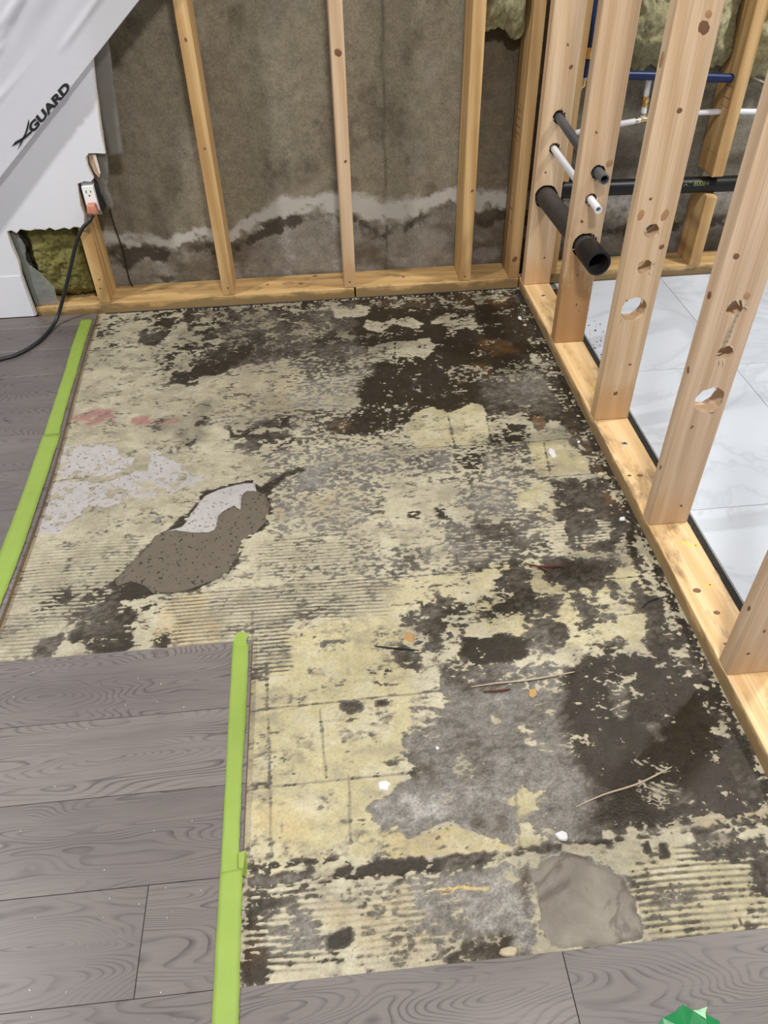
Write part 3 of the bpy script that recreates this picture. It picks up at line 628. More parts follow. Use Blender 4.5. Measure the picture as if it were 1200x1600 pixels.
coarse = equalize(fbm((GX + wpx) * 26, (GY + wpy) * 34, 21, 5, .62))
finen = equalize(fbm((GX + wpx * .4) * 105, (GY + wpy * .4) * 165, 41, 3, .7))
streak = equalize(fbm(GX * 18, GY * 130, 61, 3, .6))
fw = np.clip(chan['f'], 0, 1)
nmix = coarse * (1 - fw * .8) + finen * fw * .8 + .26 * (finen - .5) + .12 * (streak - .5)
nmix = equalize(nmix)
f = chan['c'] - nmix
# scattered streaky gaps and pits even where the adhesive is almost whole
f -= .6 * sstep(.972, .997, streak) * (finen > .5)
f -= .7 * sstep(.982, .995, equalize(fbm(GX * 120, GY * 150, 77, 3, .6))) * sstep(.35, .7, coarse)
# trowel ridges: straight across, bent into swirls where the trowel turned
cx, cy = -.10, -1.70
rad = np.hypot(GX - cx, GY - cy)
swirl = sstep(.24, .16, rad)
warp = (fbm(GX * 5, GY * 5, 90, 3) - .5) * .012
vv = (GY + .03 * GX + warp) * (1 - swirl) + (rad + warp) * swirl
ridge = .5 + .5 * np.sin(vv * 2 * np.pi / .0098)
rbreak = .35 + .65 * sstep(.25, .7, fbm(GX * 14, GY * 60, 93, 3))
f -= chan['r'] * (.3 + .7 * rbreak) * .75 * np.clip(1 - ridge * 2.4, 0, 1)
jnt = np.zeros_like(GX)
for a, b in JOINTS:
    a = (a[0] / 1000, a[1] / 1000); b = (b[0] / 1000, b[1] / 1000)
    d = seg_dist(GX, GY + (jit * .006), a, b); jnt = np.maximum(jnt, sstep(.0030, .0008, d))
f -= jnt * (.30 + 1.1 * (finen - .5))
hgt = np.clip(f * .030, -.0030, .0017) + .0007 * chan['r'] * (ridge - .5) + .0004 * (coarse - .5) - .0012 * jnt
hgt = np.where(f < 0, np.minimum(hgt, f * .02 - .0003), np.maximum(hgt, .0002))

def grid_mesh(name, X, Y, Z, keep, mat, attrs, parent=None, thresh_faces=True):
    ny, nx = X.shape
    idx = np.arange(ny * nx).reshape(ny, nx)
    q = np.stack([idx[:-1, :-1], idx[:-1, 1:], idx[1:, 1:], idx[1:, :-1]], -1).reshape(-1, 4)
    if keep is not None:
        k = keep.ravel(); q = q[k[q].any(1)]
    used = np.unique(q); rem = np.full(ny * nx, -1); rem[used] = np.arange(used.size); q = rem[q]
    co = np.stack([X.ravel()[used], Y.ravel()[used], Z.ravel()[used]], -1).astype(np.float32)
    me = bpy.data.meshes.new(name); me.vertices.add(len(co)); me.vertices.foreach_set('co', co.ravel())
    me.loops.add(q.size); me.loops.foreach_set('vertex_index', q.ravel().astype(np.int32))
    me.polygons.add(len(q)); me.polygons.foreach_set('loop_start', np.arange(0, q.size, 4, dtype=np.int32))
    me.polygons.foreach_set('loop_total', np.full(len(q), 4, np.int32))
    me.polygons.foreach_set('use_smooth', np.ones(len(q), bool)); me.update(calc_edges=True)
    for an, av in attrs.items():
        if av.ndim == 3:
            at = me.color_attributes.new(an, 'FLOAT_COLOR', 'POINT')
            c4 = np.ones((used.size, 4), np.float32); c4[:, :3] = av.reshape(-1, 3)[used]; at.data.foreach_set('color', c4.ravel())
        else:
            at = me.attributes.new(an, 'FLOAT', 'POINT'); at.data.foreach_set('value', av.ravel()[used].astype(np.float32))
    me.materials.append(mat)
    o = bpy.data.objects.new(name, me); COL.objects.link(o)
    if parent: o.parent = parent
    return o

def lerp(a, b, t): return a * (1 - t[..., None]) + np.array(b) * t[..., None]
def flat(c): return np.broadcast_to(np.array(c, float), GX.shape + (3,)).copy()
def concrete_tone(w, u):
    t = flat((.27, .255, .232))
    t = lerp(t, (.140, .128, .113), sstep(.15, .45, w)); t = lerp(t, (.068, .057, .043), sstep(.45, .72, w)); t = lerp(t, (.022, .016, .0095), sstep(.66, .93, w))
    return lerp(t, (.115, .052, .012), np.clip(u, 0, 1) * .8)
wet = np.clip(chan['w'] + (fbm(GX * 9, GY * 12, 101, 4, .6) - .5) * .55 + (finen - .5) * .22, 0, 1)
slab_tone = concrete_tone(wet, chan['u'] * sstep(.3, .6, fbm(GX * 30, GY * 30, 113, 4)))
haze = sstep(-.22, -.01, f) * (.2 + .8 * sstep(.3, .8, finen)) * .45          # thin film of adhesive left beside the flakes
slab_tone = lerp(slab_tone, (.21, .19, .14), haze * (1 - .6 * sstep(.6, .9, wet)))
slab_gloss = np.clip(chan['g'] * sstep(.25, .5, fbm(GX * 10, GY * 10, 107, 3)) + .25 * sstep(.8, 1, wet), 0, 1)
# whole slab: wide coarse skirt + detailed field
floor = box('floor', (-3.2, -3.4, -.14), (2.0, .32, -.004), simple('slab_concrete_plain', (.15, .14, .125), .9), None)
tag(floor, 'stripped concrete basement floor with leftover yellow adhesive', kind='structure')
st = (slice(None, None, 2), slice(None, None, 2))
slabz = np.where(chan['t'] > .5, -.0022, 0) + .0006 * (coarse - .5)
so = grid_mesh('bare_concrete', GX[st], GY[st], slabz[st], None, M['slab'], {'tone': slab_tone[st], 'gloss': slab_gloss[st]}, floor)
so['kind'] = 'structure'
g = lerp(flat((.345, .318, .245)), (.352, .312, .182), np.clip(chan['y'], 0, 1))
big = fbm(GX * 3.2, GY * 3.2, 131, 4)
g = g * (1 + .16 * sstep(.45, .7, big) - .18 * sstep(.5, .3, big))[..., None]
mot = fbm(GX * 17, GY * 24, 135, 5, .65)
g = lerp(g, (.22, .195, .14), sstep(.52, .72, mot) * .6); g = lerp(g, (.43, .40, .30), sstep(.48, .28, mot) * .5)
g = lerp(g, (.18, .16, .12), sstep(.30, .0, f) * (.25 + .6 * sstep(.3, .7, finen)) * .8)      # worn thin towards the bare spots
g = lerp(g, (.42, .30, .12), np.clip(chan['o'], 0, 1) * .8 * sstep(.3, .6, fbm(GX * 14, GY * 14, 133, 3)))
g = lerp(g, (.115, .10, .075), np.clip(chan['d'] * (.45 + 1.1 * (fbm(GX * 22, GY * 34, 137, 4) - .2)), 0, .92))
g = lerp(g, (.25, .10, .095), np.clip(chan['p'], 0, 1) * sstep(.3, .6, fbm(GX * 25, GY * 25, 139, 3)) * .85)
g = lerp(g, (.16, .13, .085), sstep(.06, .0, f) * .45)           # thin dirty rims of the flakes
g = lerp(g, (.085, .07, .045), np.clip(chan['r'] * np.clip(.55 - ridge, 0, 1) * 2.6 * (.35 + .65 * rbreak), 0, .92))  # darker in the troughs between the trowel ridges
g = lerp(g, (.10, .08, .055), jnt * .55)   # darker along the joint lines
go = grid_mesh('adhesive_residue', GX, GY, hgt, f > -.12, M['glue'], {'tone': g}, floor)
go['kind'] = 'stuff'; go['label'] = 'cream yellow dried tile adhesive in flaking patches'

def skim_piece(name, polys, h, mat, jitter, label, cat, mm=1.0, parent=None, kind=None, dd=.003):
    X0 = min(p[0] for q in polys for p in q) / 1000 - .03; X1 = max(p[0] for q in polys for p in q) / 1000 + .03
    Y0 = min(p[1] for q in polys for p in q) / 1000 - .03; Y1 = max(p[1] for q in polys for p in q) / 1000 + .03
    X, Y = np.meshgrid(np.arange(X0, X1, dd), np.arange(Y0, Y1, dd))
    sd = np.full(X.shape, -1.)
    for q in polys: sd = np.maximum(sd, poly_sd(X, Y, [(a / 1000, b / 1000) for a, b in q]))
    sd = sd + (fbm(X * 40, Y * 40, 151, 4, .6) - .5) * jitter
    if kind == 'worn': sd = sd - .05 * sstep(.84, .93, equalize(fbm(X * 30, Y * 40, 155, 4, .65)))
    Z = np.clip(sd * .6, -.006, h) + .0008 * (fbm(X * 60, Y * 60, 157, 4) - .5) * (sd > 0)
    o = grid_mesh(name, X, Y, Z, sd > -.008, mat, {}, parent)
    if label: tag(o, label, cat)
    return o
skim_piece('white_skim_residue', WHITE[:3], .0027, M['skim'], .03, None, None, parent=floor, kind='worn')['kind'] = 'stuff'
skim_piece('white_skim_patch', WHITE[3:], .0034, M['skim'], .006, 'white plaster skim patch bordering the brown mortar patch', 'patch')
skim_piece('concrete_patch', [STONE], .0050, M['stone'], .012, 'rough beige concrete patch against the front planks', 'patch')
skim_piece('mortar_patch', [MORTAR], .0040, M['mortar'], .006, 'boot-shaped brown pitted mortar patch on the adhesive', 'patch')

# ------------------------------------------------------------------ planks
PT = .014
def plank(x0, x1, y0, y1, right_skew=None):
    """one engineered oak board: veneer top, brown core edges; right end may be cut along a slanting line"""
    xr0 = xr1 = x1
    if right_skew: xr0, xr1 = right_skew
    e = .0004; cx, cy = (x0 + x1) / 2, (y0 + y1) / 2
    b = [(x0, y0), (xr0, y0), (xr1, y1), (x0, y1)]
    t = [(x0 + e, y0 + e), (xr0 - e, y0 + e), (xr1 - e, y1 - e), (x0 + e, y1 - e)]
    V = [(x - cx, y - cy, -.003) for x, y in b] + [(x - cx, y - cy, PT - .0035) for x, y in b] + [(x - cx, y - cy, PT - e) for x, y in b] + [(x - cx, y - cy, PT) for x, y in t]
    F = [(3, 2, 1, 0)]
    for k in (0, 4, 8): F += [(k + i, k + (i + 1) % 4, k + 4 + (i + 1) % 4, k + 4 + i) for i in range(4)]
    F.append((12, 13, 14, 15))
    o = mesh_obj('plank', V, F, M['oak'], floor); o.data.materials.append(M['ply_edge'])
    for p in o.data.polygons[0:5]: p.material_index = 1
    o.location = (cx, cy, 0); return o
W = .1515
cut = lambda y: float(np.interp(-y, [0, .21, .57, .75, .95, 1.25, 1.46], [-1.421, -1.416, -1.395, -1.383, -1.3725, -1.3725, -1.375]))      # slanting saw cut along the left of the opening
rows = [-1.4545 + W * i for i in range(0, 10)]
for i, y0 in enumerate(rows):
    y1 = min(y0 + W, -.018)
    if y1 - y0 < .02: continue
    xj = -2.0 - .35 * ((i * 37) % 5) / 5
    plank(xj, 0, y0 + .0004, y1 - .0004, (cut(y0), cut(y1)))
    plank(xj - 1.0, xj - .0008, y0 + .0004, y1 - .0004)
R0 = -1.4535
for i in range(4):
    y1 = R0 - .1508 * i; y0 = y1 - .1500
    if i == 3: plank(-1.0025, -.8635, y0, y1); plank(-2.1, -1.0035, y0, y1)
    elif i == 1: plank(-1.75, -.8635, y0, y1); plank(-2.6, -1.7508, y0, y1)
    else: plank(-2.2 - .2 * i, -.8635, y0, y1)
for i in range(4):
    y1 = -2.0565 - .1508 * i; y0 = y1 - .1500
    xj = (-.411, -1.15, -.05, -.7)[i]
    plank(xj - 1.1, xj - .0005, y0, y1); plank(xj + .0005, xj + 1.2 if i else -.006, y0, y1)
    plank(xj - 2.2, xj - 1.1008, y0, y1)

# ------------------------------------------------------------------ tiles of the next room
tx = [.131, .505, 1.105, 1.705]; ty = [-2.97, -2.37, -1.77, -1.172, -.572, .028]
for i in range(3):
    for j in range(5):
        y1 = ty[j + 1] + (.0 if j < 4 else -.01)
        o = box('tile', (0, 0, -.012), (tx[i + 1] - tx[i] - .0022, y1 - ty[j] - .0022, 0.0), M['marble'], floor, .0008)
        o.location = (tx[i] + .0011, ty[j] + .0011, 0.0)
box('grout_bed', (.130, -2.97, -.012), (1.70, .026, -.0016), M['grout'], floor)

# ------------------------------------------------------------------ foundation wall with the tide mark
WX = np.arange(-1.75, 1.9, .007); WZ = np.arange(-.02, 1.25, .007)
UX, UZ = np.meshgrid(WX, WZ)
tx_ = [-3, -1.354, -1.244, -1.171, -1.086, -1.024, -.961, -.877, -.788, -.71, -.632, -.538, -.444, -.363, -.284, -.236, -.131, -.052, .2, .45, .8, 1.3, 3]
tt_ = [.23, .227, .212, .193, .22, .216, .213, .259, .306, .293, .311, .307, .279, .283, .285, .299, .293, .295, .25, .31, .27, .26, .26]
tb_ = [.17, .174, .165, .161, .18, .185, .172, .208, .244, .254, .258, .23, .199, .211, .247, .266, .23, .234, .17, .15, .17, .2, .2]
top = np.interp(UX, tx_, tt_); bot = np.interp(UX, tx_, tb_)
n1 = fbm(UX * 9, UZ * 9, 201, 5, .6); n2 = fbm(UX * 40, UZ * 40, 207, 4, .65); n3 = fbm(UX * 7, UZ * 1.4, 211, 4, .55)
jz = (n2 - .5) * .055
def wl(a, b, t): return a * (1 - t[..., None]) + np.array(b) * t[..., None]
wt = np.broadcast_to(np.array((.226, .198, .145)), UX.shape + (3,)).copy()
wt = wl(wt, (.160, .136, .102), sstep(.45, .68, n3)); wt = wl(wt, (.255, .228, .182), sstep(.56, .75, n1) * .8)
wt = wl(wt, (.10, .082, .058), sstep(.60, .74, fbm(UX * 14, UZ * 10, 219, 5, .65)) * .55)
below = sstep(.012, -.012, UZ - bot + jz)
lowc = wl(np.broadcast_to(np.array((.225, .205, .175)), wt.shape).copy(), (.12, .10, .075), sstep(.45, .7, fbm(UX * 6, UZ * 11, 223, 5)))
lowc = wl(lowc, (.33, .31, .29), sstep(.58, .74, fbm(UX * 10, UZ * 14, 227, 4)) * .7)
wt = wt * (1 - below[..., None]) + lowc * below[..., None]
dk = np.exp(-((UZ - (bot - .022) + jz * 1.2) / .026) ** 2) * (.62 + .6 * sstep(.35, .6, fbm(UX * 8, UZ * 4, 229, 3)))
for (bx_, bz_, sx_, sz_, am) in ((-1.324, .135, .05, .05, .95), (-.494, .175, .06, .045, .75), (-1.19, .135, .08, .025, .7), (-1.205, .055, .07, .02, .8), (-.81, .215, .06, .02, .6), (-.60, .20, .05, .03, .5), (-.33, .185, .07, .03, .5), (-.10, .19, .08, .035, .8), (-1.02, .15, .05, .03, .6)):
    dk = np.maximum(dk, am * np.exp(-(((UX - bx_) / sx_) ** 2 + ((UZ - bz_ + jz * .8) / sz_) ** 2)))
dk = np.clip(dk, 0, 1) * (.6 + .8 * (n2 - .3))
mid = (top + bot) / 2; half = (top - bot) / 2
wb = np.clip(1.25 - np.abs(UZ - mid + jz * .9) / (half * 1.35), 0, 1)
wb = wb * (.45 + .75 * n2) + .25 * (n1 - .5) + .5 * (fbm(UX * 22, UZ * 30, 233, 4, .7) - .5) * (wb > 0)
wb *= np.where(UX > .1, .55, 1)
for (bx_, bz_, s_) in ((-.355, .725, .022), (-1.117, .377, .035), (-.78, .35, .03), (-.70, .37, .03)):
    rr = np.hypot(UX - bx_, UZ - bz_) / s_
    wt = wl(wt, (.085, .062, .038), np.clip(np.exp(-((rr - .9) / .35) ** 2) * .35 + np.exp(-(rr / .45) ** 2) * .35, 0, 1) * (n2 * 1.6))
seam = np.exp(-((UX + .443 + .003 * np.sin(UZ * 30)) / .004) ** 2)
wt = wl(wt, (.075, .062, .046), seam * (.35 + .5 * n2))
wt = wl(wt, (.085, .062, .038), sstep(-.17, -.15, UX) * sstep(-.02, -.04, UX) * (.35 + .4 * sstep(.3, .75, UZ)))  # brown stain and shade under the wool, both painted into the wall tone
wt = np.where((UX > .1)[..., None], wt * np.array((.92, .96, 1.02)), wt)
depth = .132 + .0035 * (n1 - .5) + .002 * (n2 - .5) + .0025 * seam
wb_o = box('wall_back', (-3.2, .1375, -.14), (2.0, .30, 2.45), simple('foundation_plain', (.19, .165, .13), .9), None)
tag(wb_o, 'bare grey-brown foundation wall with a white salt tide line', kind='structure')
ny, nx = UX.shape
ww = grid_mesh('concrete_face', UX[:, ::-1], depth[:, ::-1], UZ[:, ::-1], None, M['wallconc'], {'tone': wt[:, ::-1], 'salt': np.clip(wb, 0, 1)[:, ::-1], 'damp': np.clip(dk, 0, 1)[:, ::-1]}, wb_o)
ww['kind'] = 'structure'

# ------------------------------------------------------------------ lumber
def apply_bool(o, cutters):
    for c in cutters:
        m = o.modifiers.new('cut', 'BOOLEAN'); m.object = c; m.operation = 'DIFFERENCE'; m.solver = 'EXACT'
    bpy.context.view_layer.update()
    dg = bpy.context.evaluated_depsgraph_get(); me = bpy.data.meshes.new_from_object(o.evaluated_get(dg))
    o.modifiers.clear(); old = o.data; o.data = me; bpy.data.meshes.remove(old)
    for c in cutters:
        d = c.data; bpy.data.objects.remove(c); bpy.data.meshes.remove(d)

def knot(parent, p, r, face, stretch=1.4, light=False):
    """slightly proud knot: a dark heart in a paler ring; face = outward normal axis; p in parent's local space"""
    bm = bmesh.new(); seg = 12; ph = rng.random() * 6
    def ringv(rad, h):
        out = []
        for k in range(seg):
            a = 2 * math.pi * k / seg; q = rad * (1 + .18 * math.sin(2 * a + ph) + .08 * math.sin(5 * a + ph))
            u, v = q * math.cos(a), q * stretch * math.sin(a)
            n = Vector(face); t = Vector((0, 0, 1)) if abs(n.z) < .5 else Vector((1, 0, 0)); s = t.cross(n)
            out.append(bm.verts.new(Vector(p) + s * u + t * v + n * h))
        return out
    a = ringv(r, .0002); b = ringv(r * .8, .0007); c = ringv(r * .45, .0009)
    for x, y in ((a, b), (b, c)):
        for k in range(seg): bm.faces.new((x[k], x[(k + 1) % seg], y[(k + 1) % seg], y[k]))
    bm.faces.new(c)
    bmesh.ops.recalc_face_normals(bm, faces=bm.faces)
    o = bm_obj('knot', bm, M['knot_light'] if light else M['knot'], parent)
    return o

def stud(x0, x1, y0, y1, z0, z1, mat, label, group=None, holes=(), knots=(), bevel=.003, name='wall_stud', rag=0):
    """upright 2x lumber; local origin at its foot; holes run along Y: (x, z, r) world"""
    ox, oy, oz = (x0 + x1) / 2, (y0 + y1) / 2, z0
    o = bm_obj(name, bm_box(x0 - ox, y0 - oy, 0, x1 - ox, y1 - oy, z1 - z0, bevel, 2), M[mat])
    cut = []
    for (hx, hz, hr) in holes:
        bm = bmesh.new(); seg = 20
        bmesh.ops.create_cone(bm, cap_ends=True, segments=seg, radius1=hr, radius2=hr, depth=.3)
        for v in bm.verts:
            k = 1 + .05 * math.sin(v.co.x * 900 + v.co.y * 700); v.co.x *= k; v.co.y *= k
        bmesh.ops.rotate(bm, matrix=Matrix.Rotation(math.pi / 2, 3, 'X'), verts=bm.verts)
        bmesh.ops.translate(bm, vec=(hx - ox, 0, hz - oz), verts=bm.verts)
        cut.append(bm_obj('cutter', bm))
    if cut: apply_bool(o, cut)
    o.location = (ox, oy, oz)
    for (kx, kz, kr, *rest) in knots:
        light = bool(rest and rest[0])
        if kx < x0 + .003: knot(o, (x0 - ox, kr * .2, kz - oz), kr, (-1, 0, 0), 1.4, light)
        else: knot(o, (kx - ox, y0 - oy, kz - oz), kr, (0, -1, 0), 1.25, light)
    # torn fibres around drilled holes
    for (hx, hz, hr) in holes:
        for k in range(4):
            a = rng.uniform(0, 6.28); q = Vector((hx - ox + hr * math.cos(a), y0 - oy - .001, hz - oz + hr * math.sin(a)))
            d = Vector((rng.uniform(-.006, .006), -.006, rng.uniform(-.012, .012)))
            mesh_obj('splinter', [q + Vector((.0025, 0, 0)), q - Vector((.0025, 0, 0)), q + Vector((0, .002, .003)), q + d], [(0, 1, 3), (1, 2, 3), (2, 0, 3), (0, 2, 1)], M['sliver'], o)
    tag(o, label, 'stud', group); return o

XS2 = -.5982; SP = .4064; PH = .038; DEP = .118
S0 = stud(XS2 - 2 * SP, XS2 - 2 * SP + .038, 0, DEP, PH, 2.4, 'pine_gold', 'golden wall stud beside the electrical outlet', knots=[(-1.395, .09, .003), (-1.39, .12, .003)])
S1 = stud(XS2 - SP, XS2 - SP + .038, 0, DEP, PH, 2.4, 'pine_gold', 'golden straight-grained wall stud between the outlet stud and the pale stud', knots=[(-.987, .776, .004), (-.985, .50, .003), (-.985, .065, .003)])
S2 = stud(XS2, XS2 + .038, 0, DEP, PH, 2.4, 'pine_pale', 'pale wall stud standing over the joint between two sole plates', knots=[(-.579, .730, .009), (-.574, .444, .004), (-.580, .06, .003)])
S3 = stud(-.2078, -.1698, 0, DEP, PH, 2.4, 'pine_gold', 'golden wall stud beside the hanging mineral wool, away from the corner', knots=[(-.181, .337, .004), (-.19, .055, .003)])
S4 = stud(-.0390, -.0035, 0, DEP, PH, 2.4, 'pine_gold_damp', 'golden corner stud marked with a faint grade stamp', knots=[(-.024, .105, .008)])

B1y = -.0573; B2y = -.4491; SPR = .4006
B = [B1y, B2y, B2y - SPR, B2y - 2 * SPR, B2y - 3 * SPR]
T1 = stud(0, .089, B[0], B[0] + .038, PH, 2.4, 'pine_pale', 'pale corner partition stud with three pipes entering it',
     holes=[(.052, .553, .019), (.050, .466, .017), (.041, .325, .036)], knots=[(.068, .681, .005), (.051, .736, .003), (.03, .40, .003), (.06, .13, .003)])
T2 = stud(0, .089, B[1], B[1] + .038, PH, 2.4, 'pine_stained', 'partition stud with three pipe stubs poking out, damp-stained foot',
     holes=[(.051, .523, .019), (.044, .456, .016), (.047, .332, .035)], knots=[(.077, .545, .008, 1), (.028, .40, .004), (.05, .16, .003), (.06, .14, .002), (.03, .62, .003), (.04, .25, .003)])
T3 = stud(0, .089, B[2], B[2] + .038, PH, 2.4, 'pine_pale', 'drilled partition stud with three empty holes and knots above them',
     holes=[(.045, .531, .0155), (.046, .450, .0165), (.041, .347, .030)],
     knots=[(.000, .853, .009, 1), (.047, .768, .005), (.059, .906, .010), (.062, .927, .006, 1), (.012, .567, .008, 1), (.065, .564, .009, 1), (.074, .494, .005), (.041, .118, .005), (.062, .20, .003), (.026, .60, .003)])
T4 = stud(0, .086, B[3], B[3] + .038, PH, 2.4, 'pine_pale2', 'partition stud with a gouged groove between its two upper holes',
     holes=[(.043, .552, .016), (.050, .463, .015), (.048, .360, .029)],
     knots=[(.016, .648, .005), (.057, .575, .006, 1), (.000, .57, .006), (.000, .186, .004), (.03, .30, .003), (.06, .09, .003), (.000, .42, .005)])
T5 = stud(0, .089, B[4], B[4] + .038, PH, 2.4, 'pine_pale2', 'weathered greyish partition stud, last one along the sole plate', knots=[(.02, .10, .003), (.03, .16, .003), (.000, .2, .004)])
# gouge on T4: torn groove between holes
for k in range(7):
    z = .475 + k * .010; w_ = .004 + .0015 * math.sin(k)
    q = Vector((.047 - .043 + .0012 * k - .004, -.019 - .0006, z - PH))
    mesh_obj('splinter', [q + Vector((-w_, 0, 0)), q + Vector((w_, 0, 0)), q + Vector((w_ * .3, -.0022, .011)), q + Vector((-w_ * .6, -.0012, .012))], [(0, 1, 2, 3)], M['sliver'], T4)

# studs of the utility room on the foundation wall, both cut through for the drain
def ragged(x0, x1, y0, y1, z0, z1, mat, parent, top=True):
    """board with a roughly sawn end"""
    bm = bm_box(0, 0, 0, x1 - x0, y1 - y0, z1 - z0, .002, 1)
    zt = z1 - z0 if top else 0
    for v in bm.verts:
        if abs(v.co.z - zt) < .004: v.co.z += rng.uniform(-.004, .004)
    o = bm_obj('board', bm, M[mat], parent); o.location = (x0, y0, z0); return o
def cut_stud(x0, x1, zlow, zhigh, label):
    r = empty('cut_stud', (x0, .012, PH))
    for (a, b, m) in ((.012, .071, 'pine_gold'), (.0725, .125, 'pine_gold_damp')):
        lo = ragged(x0, x1, a, b, PH, zlow, m, r, True); hi = ragged(x0, x1, a, b, zhigh, 2.4, m, r, False)
        for o in (lo, hi): o.location = Vector(o.location) - Vector(r.location)
    tag(r, label, 'stud'); return r
U5 = cut_stud(.598, .637, .2725, .333, 'doubled golden stud sawn apart where the drain pipe crosses')
for b_ in list(U5.children):
    if 'board' in b_.name and b_.location.z > .2:
        bm = bmesh.new(); bmesh.ops.create_cone(bm, cap_ends=True, segments=16, radius1=.0115, radius2=.0115, depth=.2)
        bmesh.ops.rotate(bm, matrix=Matrix.Rotation(math.pi / 2, 3, 'Y'), verts=bm.verts); bmesh.ops.translate(bm, vec=(.617, .068, .5115), verts=bm.verts)
        apply_bool(b_, [bm_obj('cutter', bm)])
U4 = cut_stud(.094, .130, .276, .345, 'golden stud behind the corner, sawn through for the drain pipe')

# sole plates: local Z is the length
def plate(p0, p1, w, mat, label, name='sole_plate'):
    """p0->p1 along X or Y on the floor; w = (lo, hi) of the cross direction"""
    if abs(p1[0] - p0[0]) > abs(p1[1] - p0[1]):
        Ln = p1[0] - p0[0]; o = bm_obj(name, bm_box(-PH, w[0], 0, 0, w[1], Ln, .0025, 2), M[mat])
        o.rotation_euler = (0, math.pi / 2, 0); o.location = (p0[0], 0, 0)      # local Z -> +X, local X -> -Z
    else:
        Ln = p1[1] - p0[1]; o = bm_obj(name, bm_box(w[0], 0, 0, w[1], PH, Ln, .0025, 2), M[mat])
        o.rotation_euler = (-math.pi / 2, 0, 0); o.location = (0, p0[1], PH)     # local Z -> +Y, local Y -> -Z
    tag(o, label, 'sole plate'); return o
PA = plate((-1.618, 0), (-.5665, 0), (0, .128), 'plate_gold', 'golden sole plate running under the outlet wall studs')
PB = plate((-.5615, 0), (-.0035, 0), (0, .128), 'plate_gold', 'short golden sole plate ending in the room corner')
PC = plate((0, -2.75), (0, .030), (0, .089), 'plate_pale', 'long pale sole plate under the drilled partition studs')
PD = plate((.093, .016), (1.75, .016), (.020, .128), 'plate_gold', 'golden sole plate along the tiled utility room wall')
bpy.context.view_layer.update()
def child_keep(o, p):
    o.parent = p; o.matrix_parent_inverse = p.matrix_world.inverted()
def disc(name, c, r, h, mat, parent, seg=14, stretch=1.0):
    v = [(c[0] + r * math.cos(6.2832 * k / seg) * stretch, c[1] + r * math.sin(6.2832 * k / seg), c[2]) for k in range(seg)]
    v += [(c[0] + r * .75 * math.cos(6.2832 * k / seg) * stretch, c[1] + r * .75 * math.sin(6.2832 * k / seg), c[2] + h) for k in range(seg)]
    f = [(k, (k + 1) % seg, seg + (k + 1) % seg, seg + k) for k in range(seg)] + [tuple(range(seg, 2 * seg))]
    o = mesh_obj(name, v, f, mat, None, False); child_keep(o, parent); return o
for (x, y) in ((.046, -.142), (.045, -.954)):
    s = disc('screw', (x, y, PH - .0002), .0075, .0012, M['steel'], PC)
    disc('screw_recess', (x, y, PH + .0008), .0028, .0005, M['slot'], PC)
for (x, y, r) in ((.015, -1.077, .0045), (.040, -1.080, .0065), (.028, -1.446, .007), (.043, -1.506, .0055), (.027, -1.581, .003), (.06, -1.70, .003), (.045, -.2, .002)):
    disc('knot', (x, y, PH - .0002), r, .0007, M['knot'], PC, 12, 1.3)
for (x, y, r) in ((.036, -.700, .011), (.055, -1.315, .009), (.077, -1.317, .007), (.054, -1.435, .007)):
    for q in range(5):
        disc('crayon_mark', (x + rng.uniform(-r, r), y + rng.uniform(-r, r) * .7, PH - .0002), r * rng.uniform(.2, .5), .0005, M['yellow_mark'], PC, 6, rng.uniform(.8, 1.8))
for (x, y, r, st_) in ((-.787, .062, .016, 1.6), (-.695, .110, .006, 1.8), (-.745, .056, .006, 1.5)):
    disc('knot', (x, y, PH - .0002), r, .0006, M['knot_light' if r > .01 else 'knot'], PA, 12, st_)
for i, (x, y) in enumerate(((-.394, .057), (-.859, .062))):
    o = mesh_obj('wood_crumb', [(x - .006, y, PH), (x + .007, y - .003, PH), (x + .001, y + .006, PH), (x, y, PH + .006)], [(0, 1, 3), (1, 2, 3), (2, 0, 3), (0, 2, 1)], M['red'])
    tag(o, ('tiny dark red crumb on the short corner sole plate', 'tiny dark red crumb on the sole plate under the outlet wall')[i], 'crumb')
# foam gaskets squeezed out under the plates
for (a, b, p) in (((-1.40, -.006, -.002), (-.5665, .06, .0032), PA), ((-.5615, -.005, -.002), (-.01, .06, .0032), PB)):
    o = box('gasket', a, b, M['gasket']); child_keep(o, p)
o = box('gasket', (.07, -2.7, -.006), (.1045, .02, .004), M['gasket']); child_keep(o, PC)
for (y0_, y1_) in ((-1.43, -1.375), (-1.73, -1.70), (-1.50, -1.47)):
    o = box('foam_strip', (.0935, y0_, .003), (.103, y1_, .008), M['gasket_blue'], None, .001); child_keep(o, PC)
# broken tile backer between plate and tiles
pts = []
ylist = np.arange(-2.6, .0, .03)
for k, y in enumerate(ylist): pts.append((.1285, y, -.002))
for y in ylist[::-1]: pts.append((.1115 + .006 * math.sin(y * 40) + rng.uniform(-.003, .003), y, -.002))
extrude_poly('tile_backer', pts, (0, 0, -.010), M['dirt'], floor)

